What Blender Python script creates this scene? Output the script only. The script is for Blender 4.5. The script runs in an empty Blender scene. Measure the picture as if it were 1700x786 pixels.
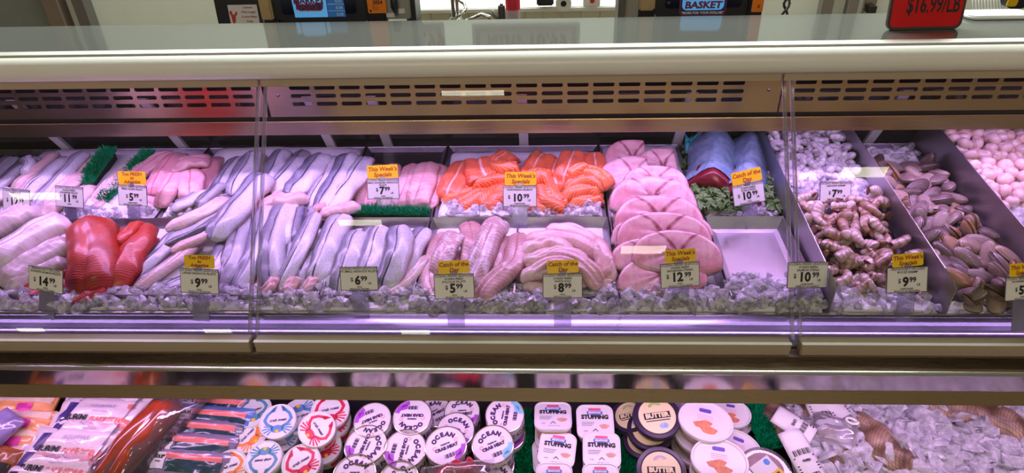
import bpy, bmesh, math, random
from mathutils import Vector, Matrix, noise
random.seed(7)
SC = bpy.context.scene
COL = SC.collection
R = math.radians

# ---------------------------------------------------------------- camera
F, PITCH, YAW, ROLL, EYE = 1150.0, R(33), R(3), R(1.75), Vector((0, 0, 1.75))
cam_data = bpy.data.cameras.new('camera')
cam_data.sensor_width = 36.0
cam_data.lens = F / 1700 * 36
cam_data.clip_start = 0.02
cam = bpy.data.objects.new('camera', cam_data)
COL.objects.link(cam)
cam.matrix_world = (Matrix.Translation(EYE) @ Matrix.Rotation(YAW, 4, 'Z')
                    @ Matrix.Rotation(math.pi / 2 - PITCH, 4, 'X') @ Matrix.Rotation(-ROLL, 4, 'Z'))
SC.camera = cam
CAMR = cam.matrix_world.to_3x3()

# ---------------------------------------------------------------- world, exposure
w = bpy.data.worlds.new('world'); SC.world = w; w.use_nodes = True
WN = w.node_tree.nodes; WL = w.node_tree.links
bg = WN['Background']
bg.inputs['Color'].default_value = (0.56, 0.39, 0.21, 1)
bg.inputs['Strength'].default_value = 0.17
SC.view_settings.view_transform = 'Standard'
SC.view_settings.look = 'None'
SC.view_settings.exposure = 0.0
SC.view_settings.gamma = 1.0
SC.view_settings.use_curve_mapping = False
SC.cycles.max_bounces = 8
SC.cycles.transparent_max_bounces = 32
SC.cycles.transmission_bounces = 6
SC.cycles.caustics_refractive = False
SC.cycles.caustics_reflective = False
SC.cycles.use_denoising = True

def area(name, loc, rot, sx, sy, power, color, spread=180):
    l = bpy.data.lights.new(name, 'AREA'); l.shape = 'RECTANGLE'
    l.size, l.size_y, l.energy, l.color = sx, sy, power, color
    l.spread = R(spread)
    o = bpy.data.objects.new(name, l); COL.objects.link(o)
    o.location = loc; o.rotation_euler = rot
    return o
# the case's own pink-violet LED strips, hidden under the canopy and under the front lip
LED_UP = (0.71, 0.42, 1.0)
LED_LOW = (0.88, 0.52, 1.0)
area('canopy_led_strip', (-0.1, 1.562, 1.174), (R(-18), 0, 0), 3.1, 0.03, 13.0, LED_UP, 165)
area('rear_led_strip', (-0.1, 1.70, 1.03), (R(-8), 0, 0), 3.1, 0.03, 3.2, LED_UP, 150)
area('lip_led_strip', (-0.1, 1.130, 0.600), (R(4), 0, 0), 3.0, 0.03, 4.6, LED_LOW, 165)

area('added_guard_fill', (-0.1, 1.180, 0.728), (R(112), 0, 0), 3.1, 0.008, 1.1, (0.66, 0.40, 1.0), 170)  # added fill light that turns the front of the ice violet

# ---------------------------------------------------------------- helpers
def ray(px, py):
    return (CAMR @ Vector(((px - 850) / F, -(py - 393) / F, -1.0)))
def atY(px, py, Y):
    d = ray(px, py); return EYE + d * (Y / d.y)
def atZ(px, py, Z):
    d = ray(px, py); return EYE + d * ((Z - EYE.z) / d.z)
def atP(px, py, p, n):
    d = ray(px, py); return EYE + d * ((p - EYE).dot(n) / d.dot(n))
DN = Vector((0, -0.07, 1)).normalized()
def deckz(y): return 0.75 + 0.07 * (y - 1.22)
def deck(px, py, h=0.0):
    return atP(px, py, Vector((0, 1.22, 0.75 + h)), DN)
TAU = R(14)
SN = Vector((0, -math.sin(TAU), math.cos(TAU)))
SU = Vector((0, math.cos(TAU), math.sin(TAU)))
SHELF0 = Vector((0, 1.17, 0.285))
def shelf(px, py, h=0.0):
    return atP(px, py, SHELF0 + SN * h, SN)
def mpp(p):                       # metres per photo pixel at a place
    return (CAMR.transposed() @ (p - EYE)).z * -1 / F

def link(o, parent=None):
    COL.objects.link(o)
    if parent is not None: o.parent = parent
    return o
def tag(o, label, cat, group=None, kind=None):
    if label: o['label'] = label
    if cat: o['category'] = cat
    if group: o['group'] = group
    if kind: o['kind'] = kind
    return o
def thing(name, label, cat, loc=(0, 0, 0), group=None, rot=None):
    o = bpy.data.objects.new(name, None); o.location = loc
    o.empty_display_size = 0.02
    if rot is not None: o.rotation_euler = rot
    link(o); return tag(o, label, cat, group)
def struct(o):
    o['kind'] = 'structure'; return o

class MB:
    """collects simple shapes into one mesh"""
    def __init__(s): s.v = []; s.f = []; s.m = []; s.mi = 0; s.att = None
    def add(s, vs, fs):
        b = len(s.v); s.v += [Vector(q) for q in vs]
        s.f += [tuple(i + b for i in f) for f in fs]; s.m += [s.mi] * len(fs)
    def box(s, x0, x1, y0, y1, z0, z1, M=None):
        vs = [Vector((x, y, z)) for z in (z0, z1) for y in (y0, y1) for x in (x0, x1)]
        if M: vs = [M @ q for q in vs]
        s.add(vs, [(0, 2, 3, 1), (4, 5, 7, 6), (0, 1, 5, 4), (2, 6, 7, 3), (0, 4, 6, 2), (1, 3, 7, 5)])
    def extrude(s, prof, x0, x1, closed=True):      # profile of (y, z), run along X
        n = len(prof); vs = [(x0, y, z) for y, z in prof] + [(x1, y, z) for y, z in prof]
        fs = [(i, (i + 1) % n, n + (i + 1) % n, n + i) for i in range(n if closed else n - 1)]
        if closed: fs += [tuple(range(n - 1, -1, -1)), tuple(range(n, 2 * n))]
        s.add(vs, fs)
    def slab(s, outline, z0, z1, M):               # outline of (x, y) given thickness along local z
        n = len(outline)
        vs = [M @ Vector((x, y, z0)) for x, y in outline] + [M @ Vector((x, y, z1)) for x, y in outline]
        s.add(vs, [tuple(range(n - 1, -1, -1)), tuple(range(n, 2 * n))] + [(i, (i + 1) % n, n + (i + 1) % n, n + i) for i in range(n)])
    def lathe(s, prof, M, n=36, cap=True):          # profile of (radius, z)
        vs = []
        for r, z in prof:
            for k in range(n):
                a = 2 * math.pi * k / n; vs.append(M @ Vector((r * math.cos(a), r * math.sin(a), z)))
        fs = []
        for j in range(len(prof) - 1):
            for k in range(n):
                fs.append((j * n + k, j * n + (k + 1) % n, (j + 1) * n + (k + 1) % n, (j + 1) * n + k))
        if cap:
            fs.append(tuple(range(n - 1, -1, -1))); fs.append(tuple((len(prof) - 1) * n + k for k in range(n)))
        s.add(vs, fs)
    def loops(s, rings, close=True):                # skin a list of rings of equal length
        n = len(rings[0]); vs = [q for r in rings for q in r]; fs = []
        for j in range(len(rings) - 1):
            for k in range(n):
                fs.append((j * n + k, j * n + (k + 1) % n, (j + 1) * n + (k + 1) % n, (j + 1) * n + k))
        if close: fs.append(tuple(range(n - 1, -1, -1))); fs.append(tuple((len(rings) - 1) * n + k for k in range(n)))
        s.add(vs, fs)
    def tube(s, pts, r, n=10):
        pts = [Vector(p) for p in pts]; rings = []
        for i, p in enumerate(pts):
            t = (pts[min(i + 1, len(pts) - 1)] - pts[max(i - 1, 0)]).normalized()
            a = t.cross(Vector((0.13, 0.21, 1)) if abs(t.z) < .9 else Vector((1, 0.1, 0))).normalized(); b = t.cross(a)
            rr = r[i] if isinstance(r, (list, tuple)) else r
            rings.append([p + (a * math.cos(q) + b * math.sin(q)) * rr for q in [2 * math.pi * k / n for k in range(n)]])
        s.loops(rings)
    def build(s, name, mats, parent=None, smooth=False, att=None, local=False, bevel=0):
        me = bpy.data.meshes.new(name)
        if local: off = Vector((0, 0, 0))
        elif parent is not None:
            off = Vector(parent.location); q = parent
            while q.parent: q = q.parent; off += Vector(q.location)
        else:
            off = Vector((sum(v.x for v in s.v) / len(s.v), sum(v.y for v in s.v) / len(s.v), min(v.z for v in s.v)))
        me.from_pydata([v - off for v in s.v], [], s.f)
        if not isinstance(mats, (list, tuple)): mats = [mats]
        for m in mats: me.materials.append(m)
        if any(s.m): me.polygons.foreach_set('material_index', s.m)
        if att is not None:
            a = me.attributes.new('fil', 'FLOAT_VECTOR', 'POINT'); a.data.foreach_set('vector', [c for q in att for c in q])
        bm = bmesh.new(); bm.from_mesh(me); bmesh.ops.recalc_face_normals(bm, faces=bm.faces)
        if bevel:
            bmesh.ops.bevel(bm, geom=[e for e in bm.edges if e.calc_face_angle(0) > 0.6], offset=bevel, segments=2, affect='EDGES', clamp_overlap=True)
        bm.to_mesh(me); bm.free()
        if smooth:
            me.polygons.foreach_set('use_smooth', [True] * len(me.polygons))
            if smooth == 'auto': me.set_sharp_from_angle(angle=R(40))
        o = bpy.data.objects.new(name, me)
        if parent is None and not local: o.location = off
        return link(o, parent)

# ---- lettering: every line of text on one thing becomes one mesh
def text_mb(mb, s, size, M, align='CENTER', shear=0.0, bold=0.0, sx=1.0):
    cu = bpy.data.curves.new('t', 'FONT'); cu.body = s; cu.size = size; cu.align_x = align; cu.align_y = 'CENTER'
    cu.shear = shear; cu.offset = bold; cu.resolution_u = 2
    ob = bpy.data.objects.new('t', cu)
    me = bpy.data.meshes.new_from_object(ob)
    if bold and max((abs(v.co.y) for v in me.vertices), default=0) > size * 1.5:
        bpy.data.objects.remove(ob); bpy.data.curves.remove(cu); bpy.data.meshes.remove(me)
        return text_mb(mb, s, size, M, align, shear, 0.0, sx)
    S = Matrix.Diagonal((sx, 1, 1, 1))
    mb.add([M @ (S @ v.co) for v in me.vertices], [tuple(p.vertices) for p in me.polygons])
    bpy.data.objects.remove(ob); bpy.data.curves.remove(cu); bpy.data.meshes.remove(me)

# ---------------------------------------------------------------- materials
def new_mat(name):
    m = bpy.data.materials.new(name); m.use_nodes = True
    nt = m.node_tree; return m, nt.nodes, nt.links, nt.nodes['Principled BSDF']
class NT:
    """tiny node-graph helper"""
    def __init__(s, n, l): s.n = n; s.l = l
    def put(s, sock, v):
        if isinstance(v, bpy.types.NodeSocket): s.l.new(v, sock)
        elif isinstance(v, (tuple, list)): sock.default_value = tuple(v) + ((1,) if len(v) == 3 and len(sock.default_value) == 4 else ())
        else: sock.default_value = v
    def math(s, op, a, b=0.0, c=None, clamp=False):
        x = s.n.new('ShaderNodeMath'); x.operation = op; x.use_clamp = clamp; s.put(x.inputs[0], a); s.put(x.inputs[1], b)
        if c is not None: s.put(x.inputs[2], c)
        return x.outputs[0]
    def mix(s, f, a, b):
        x = s.n.new('ShaderNodeMix'); x.data_type = 'RGBA'; s.put(x.inputs[0], f); s.put(x.inputs[6], a); s.put(x.inputs[7], b); return x.outputs[2]
    def ss(s, v, lo, hi, a=0.0, b=1.0):
        x = s.n.new('ShaderNodeMapRange'); x.interpolation_type = 'SMOOTHSTEP'
        for i, q in enumerate((v, lo, hi, a, b)): s.put(x.inputs[i], q)
        return x.outputs[0]
    def noise(s, scale, detail=3, vec=None, rough=.55, dist=0.0):
        x = s.n.new('ShaderNodeTexNoise'); x.inputs['Scale'].default_value = scale; x.inputs['Detail'].default_value = detail
        x.inputs['Roughness'].default_value = rough; x.inputs['Distortion'].default_value = dist
        if vec is not None: s.l.new(vec, x.inputs['Vector'])
        return x.outputs['Fac']
    def obj(s): return s.n.new('ShaderNodeTexCoord').outputs['Object']
    def scalev(s, v, sc):
        x = s.n.new('ShaderNodeMapping'); x.inputs['Scale'].default_value = sc; s.l.new(v, x.inputs['Vector']); return x.outputs[0]
    def fil(s):
        a = s.n.new('ShaderNodeAttribute'); a.attribute_name = 'fil'
        x = s.n.new('ShaderNodeSeparateXYZ'); s.l.new(a.outputs['Vector'], x.inputs[0]); return x.outputs[0], x.outputs[1], x.outputs[2], a.outputs['Vector']
    def bump(s, h, st=.3, d=.002):
        x = s.n.new('ShaderNodeBump'); x.inputs['Strength'].default_value = st; x.inputs['Distance'].default_value = d
        s.l.new(h, x.inputs['Height']); return x.outputs[0]
def mat(name, col, rough=.5, metal=0.0, var=.12, vscale=12, bump=0.0, **kw):
    m, n, l, b = new_mat(name); g = NT(n, l)
    v = g.noise(vscale, 3, g.obj())
    dark = tuple(c * (1 - var) for c in col); lite = tuple(min(1, c * (1 + var)) for c in col)
    l.new(g.mix(v, dark, lite), b.inputs['Base Color'])
    b.inputs['Roughness'].default_value = rough; b.inputs['Metallic'].default_value = metal
    for k, q in kw.items(): g.put(b.inputs[k.replace('_', ' ')], q)
    if bump: l.new(g.bump(g.noise(vscale * 6, 4, g.obj()), bump, .003), b.inputs['Normal'])
    return m
def steel(name, col=(.62, .60, .57), rough=.25, stretch=(1.5, 60, 60), amp=.12, bump=.05, dk=.8):
    m, n, l, b = new_mat(name); g = NT(n, l)
    v = g.noise(3, 5, g.scalev(g.obj(), stretch)); big = g.noise(5, 3, g.obj())
    b.inputs['Metallic'].default_value = 1
    l.new(g.mix(big, tuple(c * dk for c in col), col), b.inputs['Base Color'])
    l.new(g.math('MULTIPLY_ADD', v, amp, rough - amp / 2), b.inputs['Roughness'])
    l.new(g.bump(v, bump, .001), b.inputs['Normal'])
    return m
def clear(name, tint=(1, 1, 1), refl=1.0, rough=0.0, body=0.0, bodycol=(.8, .8, .8), ior=1.5):
    """thin clear sheet: lets light straight through, mirrors by Fresnel, plus a little milky body"""
    m, n, l, b = new_mat(name); g = NT(n, l)
    out = n['Material Output']
    t = n.new('ShaderNodeBsdfTransparent'); t.inputs['Color'].default_value = (*tint, 1)
    gl = n.new('ShaderNodeBsdfGlossy'); gl.inputs['Roughness'].default_value = rough
    fr = n.new('ShaderNodeFresnel'); fr.inputs['IOR'].default_value = ior
    dirt = g.noise(9, 4, g.obj())
    mx = n.new('ShaderNodeMixShader'); l.new(g.math('MULTIPLY', fr.outputs[0], refl, clamp=True), mx.inputs[0]); l.new(t.outputs[0], mx.inputs[1]); l.new(gl.outputs[0], mx.inputs[2])
    if body:
        b.inputs['Base Color'].default_value = (*bodycol, 1); b.inputs['Roughness'].default_value = .4
        m2 = n.new('ShaderNodeMixShader'); l.new(g.math('MULTIPLY', dirt, body * 2, clamp=True), m2.inputs[0]); l.new(mx.outputs[0], m2.inputs[1]); l.new(b.outputs[0], m2.inputs[2])
        l.new(m2.outputs[0], out.inputs[0])
    else: l.new(mx.outputs[0], out.inputs[0])
    return m
def emit(name, col, st):
    m, n, l, b = new_mat(name); g = NT(n, l)
    l.new(g.mix(g.noise(3, 1, g.obj()), tuple(c * .97 for c in col), col), b.inputs['Emission Color'])
    b.inputs['Emission Strength'].default_value = st; b.inputs['Base Color'].default_value = (*col, 1); return m

M = {}
M['steel'] = steel('brushed_steel', rough=.22)
M['warmlit_steel'] = steel('warm_reflection_steel', (.72, .57, .39), rough=.2, bump=.25)  # gold tint paints the warm shop light mirrored in plain steel
M['dimlit_steel'] = steel('dim_warm_reflection_steel', (.40, .33, .25), rough=.28, bump=.15)  # dimmer copy, the mirrored warm surroundings painted into the steel colour
M['bumper'] = steel('bumper_steel', (.62, .56, .58), rough=.13, stretch=(30, 2, 2), amp=.1, bump=.1)
M['deck_steel'] = steel('scratched_tray_steel', (.48, .47, .50), rough=.38, stretch=(30, 9, 25), amp=.45, bump=.35, dk=.5)
M['divider'] = steel('dull_divider_steel', (.50, .48, .50), rough=.42, stretch=(6, 6, 6), amp=.15)
M['dark_steel'] = steel('dark_steel', (.16, .14, .15), rough=.4)
M['top'] = mat('polished_top', (.16, .165, .155), .07, var=.08, vscale=4, Metallic=.35, Specular_IOR_Level=.9)
M['edge_strip'] = steel('worn_edge_strip', (.78, .78, .74), rough=.45, stretch=(8, 30, 8), amp=.1)
M['cream'] = mat('cream_painted_rail', (.84, .84, .81), .30, var=.04)
M['ledge'] = mat('taupe_painted_ledge', (.46, .36, .26), .38, var=.05)
M['black'] = mat('black_plastic', (.018, .017, .02), .35)
M['cavity_shade'] = mat('painted_cavity_shade', (.012, .01, .012), .8)  # near-black colour stands in for the shade inside the case
M['dark_glass'] = mat('dark_door_glass', (.02, .022, .02), .08, var=.3)
M['post'] = mat('pale_door_post', (.62, .60, .62), .35, var=.06)
M['pane'] = clear('clear_pane', (.97, .97, .98), refl=1.0, ior=1.45)
M['pane_edge'] = clear('clear_pane_edge', (.80, .78, .84), refl=2.2, rough=.08, body=.16, bodycol=(.75, .7, .8))
M['acrylic'] = clear('clear_acrylic', (.93, .90, .97), refl=1.0, rough=.05, body=.05, bodycol=(.6, .6, .7))
M['white'] = mat('white_plastic', (.82, .82, .80), .35, var=.04)
M['paper'] = mat('white_paper', (.80, .78, .77), .6, var=.04)
M['ink'] = mat('black_ink', (.012, .012, .014), .6)
M['ink2'] = mat('dark_purple_ink', (.06, .02, .10), .6)
M['yellow'] = mat('yellow_card', (.95, .60, .01), .5, var=.05)
M['redink'] = mat('brown_red_ink', (.42, .06, .01), .6)
M['lamp'] = emit('ceiling_lamp', (1, .93, .72), 17)
# ================================================================ the room
X0, X1 = -2.1, 1.9
mb = MB(); mb.box(-6, 6, -5, 4.0, -0.05, 0); struct(mb.build('floor', mat('vinyl_floor', (.34, .25, .15), .35, var=.35, vscale=2)))
mb = MB(); mb.box(-6, 6, -5, 4.0, 3.4, 3.45); struct(mb.build('ceiling', mat('ceiling_panels', (.70, .69, .66), .8, var=.05)))
def wall_material():
    m, n, l, b = new_mat('glossy_wall_board'); g = NT(n, l)
    x = n.new('ShaderNodeTexBrick'); l.new(g.scalev(g.obj(), (1, 1, 1)), x.inputs['Vector'])
    x.offset = 0; x.inputs['Scale'].default_value = 1.0; x.inputs['Brick Width'].default_value = .1; x.inputs['Row Height'].default_value = .1
    x.inputs['Mortar Size'].default_value = .003
    x.inputs['Color1'].default_value = (.62, .64, .56, 1); x.inputs['Color2'].default_value = (.64, .66, .57, 1); x.inputs['Mortar'].default_value = (.40, .41, .35, 1)
    l.new(x.outputs['Color'], b.inputs['Base Color']); b.inputs['Roughness'].default_value = .35; return m
M['wallboard'] = mat('pale_wall_board', (.60, .63, .55), .4, var=.04)
mb = MB(); mb.box(-6, 6, 3.42, 3.5, 0, 3.4); struct(mb.build('wall_back', M['wallboard']))
# steel door and frames on the back wall, left
def rect_on(px0, px1, Y, z0, z1, d, mb=None, row=20):
    a = atY(px0, row, Y); b = atY(px1, row, Y); mb = mb or MB(); mb.box(a.x, b.x, Y - d, Y, z0, z1); return mb
mb = rect_on(-260, 92, 3.419, 0, 2.1, .04); d1 = struct(mb.build('door_1', mat('grey_green_door', (.17, .18, .17), .35, var=.1)))
mb = rect_on(92, 116, 3.419, 0, 2.16, .07); struct(mb.build('trim_1', mat('brown_frame', (.16, .12, .09), .5)))
mb = rect_on(140, 158, 3.419, 0, 2.16, .07); struct(mb.build('trim_2', mat('dark_frame', (.10, .09, .08), .5)))
mb = rect_on(1356, 1374, 3.419, 0, 2.16, .05); mb2 = rect_on(1400, 1415, 3.419, 0, 2.16, .05)
struct(mb.build('trim_3', mat('taupe_frame', (.16, .14, .12), .5))); struct(mb2.build('trim_4', mat('taupe_frame_b', (.18, .15, .13), .5)))
# long stainless sink bench with a pale tiled apron, mid background
Ys = 3.0
zt = atY(900, 9, Ys).z
xa, xb = atY(684, 12, Ys).x, atY(1028, 12, Ys).x
t = thing('sink_bench', 'long pale sink bench with ribbed front against the far wall', 'sink', ((xa + xb) / 2, Ys + .2, 0))
mb = MB()
for k in range(11):
    u = xa + (xb - xa) * k / 11; mb.box(u + .002, xa + (xb - xa) * (k + 1) / 11 - .002, Ys, Ys + .36, .1, zt - .02)
mb.box(xa + .004, xb - .004, Ys + .006, Ys + .34, .1, zt - .021)
mb.build('apron', mat('pale_apron', (.60, .62, .50), .45, var=.03), t)
mb = MB(); mb.box(xa - .01, xb + .01, Ys - .03, Ys + .4, zt - .02, zt); mb.build('rim', M['white'], t, bevel=.004)
mb = MB(); mb.box(xa + .05, xb - .05, Ys + .38, Ys + .4, zt, zt + .4); mb.build('splash_panel', mat('grey_splash', (.28, .29, .28), .3), t)
for q in (0, 1):
    for r in (0, 1):
        mb = MB(); x = (xa + .04, xb - .04)[q]; y = (Ys + .04, Ys + .32)[r]; mb.tube([(x, y, 0), (x, y, .11)], .018); mb.build('leg', M['steel'], t)
def place_base(px, row, Y): p = atY(px, row, Y); return p
# pre-rinse faucet in front of the bench
Yf = 2.55
p = place_base(757, 36, Yf); t = thing('faucet', 'chrome pre-rinse faucet with curved spout before the sink bench', 'faucet', p)
chrome = steel('chrome', (.62, .63, .62), rough=.12, amp=.05)
mb = MB(); mb.tube([p + Vector((0, 0, -.5)), p + Vector((0, 0, .35))], .014, 12); mb.build('riser', chrome, t, smooth=True)
mb = MB(); mb.tube([p + Vector((.02 + .022 * math.cos(a * .9), -.02 + .02 * math.sin(a * .9), -.03 + .012 * a)) for a in range(16)], .006, 8); mb.build('coil_hose', chrome, t, smooth=True)
mb = MB(); mb.tube([p + Vector((0, -.01, .0)), p + Vector((.04, -.03, .008)), p + Vector((.10, -.04, .035)), p + Vector((.125, -.045, .028)), p + Vector((.135, -.045, -.01))], .009, 10); mb.build('spout', chrome, t, smooth=True)
mb = MB(); mb.lathe([(.028, -.015), (.03, -.005), (.024, .01), (.015, .02)], Matrix.Translation(p), 20); mb.build('collar', chrome, t, smooth='auto')
# spray bottle, dark bottle, paper roll, dispenser near the bench
def bottle(px, row, Y, w, name, label, m1, m2, top=.22):
    p = atY(px, row, Y); s = w * mpp(p) / 2
    t = thing(name, label, 'bottle', p)
    mb = MB(); mb.lathe([(s * .9, -.01), (s, 0), (s, .10), (s * .85, .115), (s * .4, .13)], Matrix.Translation(p), 24); mb.build('body', m1, t, smooth='auto')
    mb = MB(); mb.lathe([(s * .45, .12), (s * .5, .125), (s * .5, .15), (s * .3, .16)], Matrix.Translation(p), 20); mb.build('cap', m2, t, smooth='auto')
    if top > .2:
        mb = MB(); mb.lathe([(s * 1.01, .038), (s * 1.01, .09)], Matrix.Translation(p), 24, cap=False); mb.build('band', mat('red_band', (.62, .03, .06), .4), t, smooth=True)
bottle(852, 34, 2.3, 24, 'drink_bottle', 'clear plastic bottle with a red band behind the case top', mat('pinkish_bottle', (.50, .36, .42), .25), mat('red_cap', (.6, .02, .04), .4))
p = atY(833, 34, 2.36); t = thing('hand_sprayer', 'dark grey sprayer head standing left of the clear bottle', 'sprayer', p)
mb = MB(); mb.box(p.x - .011, p.x + .012, p.y - .01, p.y + .01, p.z - .02, p.z + .055); mb.build('body', mat('charcoal', (.05, .05, .05), .5), t, bevel=.006)
mb = MB(); mb.tube([p + Vector((-.01, 0, 0)), p + Vector((-.028, 0, .02)), p + Vector((-.03, 0, .035))], .006); mb.build('trigger', mat('grey_trigger', (.2, .19, .17), .5), t, smooth=True)
p = atY(935, 0, 2.93); t = thing('paper_towel_roll', 'white paper towel roll lying on the bench, dark core facing out', 'paper roll', p - Vector((0, 0, .03)))
MX = Matrix.Translation(p) @ Matrix.Rotation(R(90), 4, 'X')
mb = MB(); mb.lathe([(.012, -.06), (.032, -.06), (.032, .06), (.012, .06)], MX, 32, cap=False); mb.build('paper', M['white'], t, smooth='auto')
mb = MB(); mb.lathe([(.011, -.059), (.0115, .059)], MX, 20); mb.build('core', M['black'], t, smooth='auto')
p = atY(982, 0, 2.95); t = thing('soap_box', 'white box with small red marks beside the paper roll', 'box', p - Vector((0, 0, .022)))
mb = MB(); mb.box(p.x - .035, p.x + .035, 2.93, 2.99, p.z - .022, p.z + .05); mb.build('carton', M['white'], t, bevel=.003)
mb = MB(); mb.lathe([(.010, 0), (.010, .002)], Matrix.Translation((p.x + .002, 2.93, p.z + .002)) @ Matrix.Rotation(R(90), 4, 'X'), 16); mb.build('mark', mat('red_mark', (.6, .03, .03), .5), t)
p = atY(905, 2, 2.95)
mb = MB(); mb.box(p.x - .035, p.x + .035, 2.92, 2.98, p.z - .012, p.z + .09); tag(mb.build('black_case', M['black'], bevel=.005), 'small black case on the bench left of the paper roll', 'case')
# electric outlet with a black plug, cable coil
p = atY(1443, 10, 3.42); t = thing('wall_outlet', 'steel outlet plate with a black plug on the wall', 'outlet', (p.x, 3.415, p.z))
mb = MB(); mb.box(p.x - .03, p.x + .025, 3.405, 3.418, p.z - .06, p.z + .07); mb.build('plate', M['steel'], t, bevel=.002)
mb = MB(); mb.box(p.x - .014, p.x + .016, 3.37, 3.405, p.z - .025, p.z + .01); mb.tube([(p.x + .005, 3.38, p.z - .02), (p.x + .02, 3.37, p.z - .06), (p.x + .015, 3.37, p.z - .09)], .005); mb.build('plug', M['black'], t, smooth='auto')
p = atY(1305, 12, 3.2); mb = MB()
for s in (0, math.pi): mb.tube([p + Vector((.012 * math.sin(k * .7 + s), .01 * math.cos(k * .7 + s), .10 - .012 * k)) for k in range(14)], .006, 8)
tag(mb.build('twisted_cable', M['black'], smooth=True), 'black twisted cable hanging down by the far wall', 'cable')

# ================================================================ the display case
case = thing('refrigerated_display_case', 'long stainless glass-fronted seafood display case with a cream rail', 'display case', (0, 1.55, 0))
TOPZ = 1.265
mb = MB(); mb.box(X0, X1, 1.528, 1.74, TOPZ - .012, TOPZ); mb.build('top_shelf', M['top'], case)
mb = MB(); mb.box(X0, X1, 1.505, 1.53, TOPZ - .011, TOPZ + .0012); mb.build('top_edge_strip', M['edge_strip'], case)
prof = [(1.53, 1.262)] + [(1.508 - .030 * math.sin(a), 1.2325 + .0295 * math.cos(a)) for a in [math.pi * k / 14 for k in range(15)]] + [(1.53, 1.203)]
mb = MB(); mb.extrude(prof, X0, X1); mb.build('front_rail', M['cream'], case, smooth='auto')
xs1, xs2 = atY(432, 130, 1.51).x, atY(1298, 121, 1.51).x
for a, b in ((X0, xs1 - .003), (xs1 + .003, xs2 - .003), (xs2 + .003, X1)):
    mb = MB(); mb.box(a, b, 1.498, 1.506, 1.187, 1.204); mb.build('rail_trim', M['ledge'], case, bevel=.001)
mb = MB(); mb.extrude([(1.545, 1.19), (1.728, 1.19), (1.90, 1.075), (1.90, 1.085), (1.735, 1.20), (1.735, 1.252), (1.728, 1.252), (1.728, 1.20), (1.545, 1.20)], X0, X1); mb.build('canopy', M['dark_steel'], case)
# slotted air panel: webs and bars around real openings
def vent(xa, xb, s0, s1, blank=True):
    mb = MB(); Yv, zt, zb = 1.642, 1.168, 1.052; sl = (zt - zb)
    def q(a, b, za, zb_): mb.box(a, b, Yv - .001, Yv + .001, za, zb_)
    if s0 > xa: q(xa, s0, zb, zt)
    if s1 < xb: q(s1, xb, zb, zt)
    P = .0625; n = max(1, round((s1 - s0) / P)); P = (s1 - s0) / n
    rows = [(1.151 - .0215 * k) for k in range(4)]; hh = .0053
    edges = [zt] + [e for r in rows for e in (r + hh, r - hh)] + [zb]
    for k in range(0, len(edges), 2): q(s0, s1, edges[k + 1], edges[k])
    for r in rows:
        for i in range(n + 1):
            a = max(s0, s0 + i * P - .0058); b = min(s1, s0 + i * P + .0058)
            q(a, b, r - hh, r + hh)
            for sgn, e in ((1, b), (-1, a)):     # rounded slot ends
                if s0 < e < s1:
                    c = [(e, r + hh), (e, r - hh)] + [(e + sgn * .004, r - hh)] + [(e + sgn * (.004 - .0045 * math.cos(R(t))), r + hh * math.sin(R(t))) for t in range(-80, 81, 32)] + [(e + sgn * .004, r + hh)]
                    if sgn > 0: c = c[::-1]
                    mb.add([(x, Yv - .001, z) for x, z in c], [tuple(range(len(c)))])
    o = mb.build('air_vent_panel', M['warmlit_steel'], case)
    for x in ((xa + .03), (xb - .03)):
        if x < s0 or x > s1:
            mb = MB(); mb.lathe([(.004, 0), (.004, .002), (.002, .003)], Matrix.Translation((x, Yv - .001, (zt + zb) / 2)) @ Matrix.Rotation(R(90), 4, 'X'), 14)
            mb.build('screw', M['dark_steel'], o)
xv1, xv2 = atY(442, 160, 1.64).x, atY(1296, 155, 1.64).x
vent(X0, xv1 - .008, X0, atY(424, 165, 1.64).x)
vent(xv1, xv2, atY(479, 160, 1.64).x, atY(1238, 155, 1.64).x)
vent(xv2 + .004, X1, atY(1315, 150, 1.64).x, X1)
mb = MB(); mb.box(X0, X1, 1.655, 1.66, 1.035, 1.05); mb.build('gap_shade_strip', M['cavity_shade'], case)  # dark strip paints the shade between vent panel and beam
mb = MB(); mb.box(X0, X1, 1.645, 1.668, .998, 1.037); mb.build('lower_beam', M['warmlit_steel'], case, bevel=.002)
mb = MB(); mb.box(X0, X1, 1.76, 1.765, 1.06, 1.19); mb.build('rear_air_duct', M['cavity_shade'], case)  # near-black sheet paints the shade seen through the slots
# well deck, ends and front wall
def dk(y, h=0): return deckz(y) + h
mb = MB(); mb.extrude([(1.234, dk(1.234) - .006), (2.05, dk(2.05) - .006), (2.05, dk(2.05) - .02), (1.19, .70), (1.19, .7215), (1.234, .7215)], X0, X1); mb.build('well_deck', M['deck_steel'], case)
mb = MB(); mb.extrude([(1.158, .708), (1.158, .714), (1.186, .718), (1.189, .7225), (1.195, .7225), (1.195, .700)], X0, X1); mb.build('well_front', M['deck_steel'], case)
mb = MB(); mb.box(X0, X1, 1.196, 1.1985, .7228, .7675); mb.build('ice_guard', M['acrylic'], case)
mb = MB(); mb.box(X0, X1, 1.1945, 1.1995, .7675, .7685); mb.build('ice_guard_lip', M['steel'], case)
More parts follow.
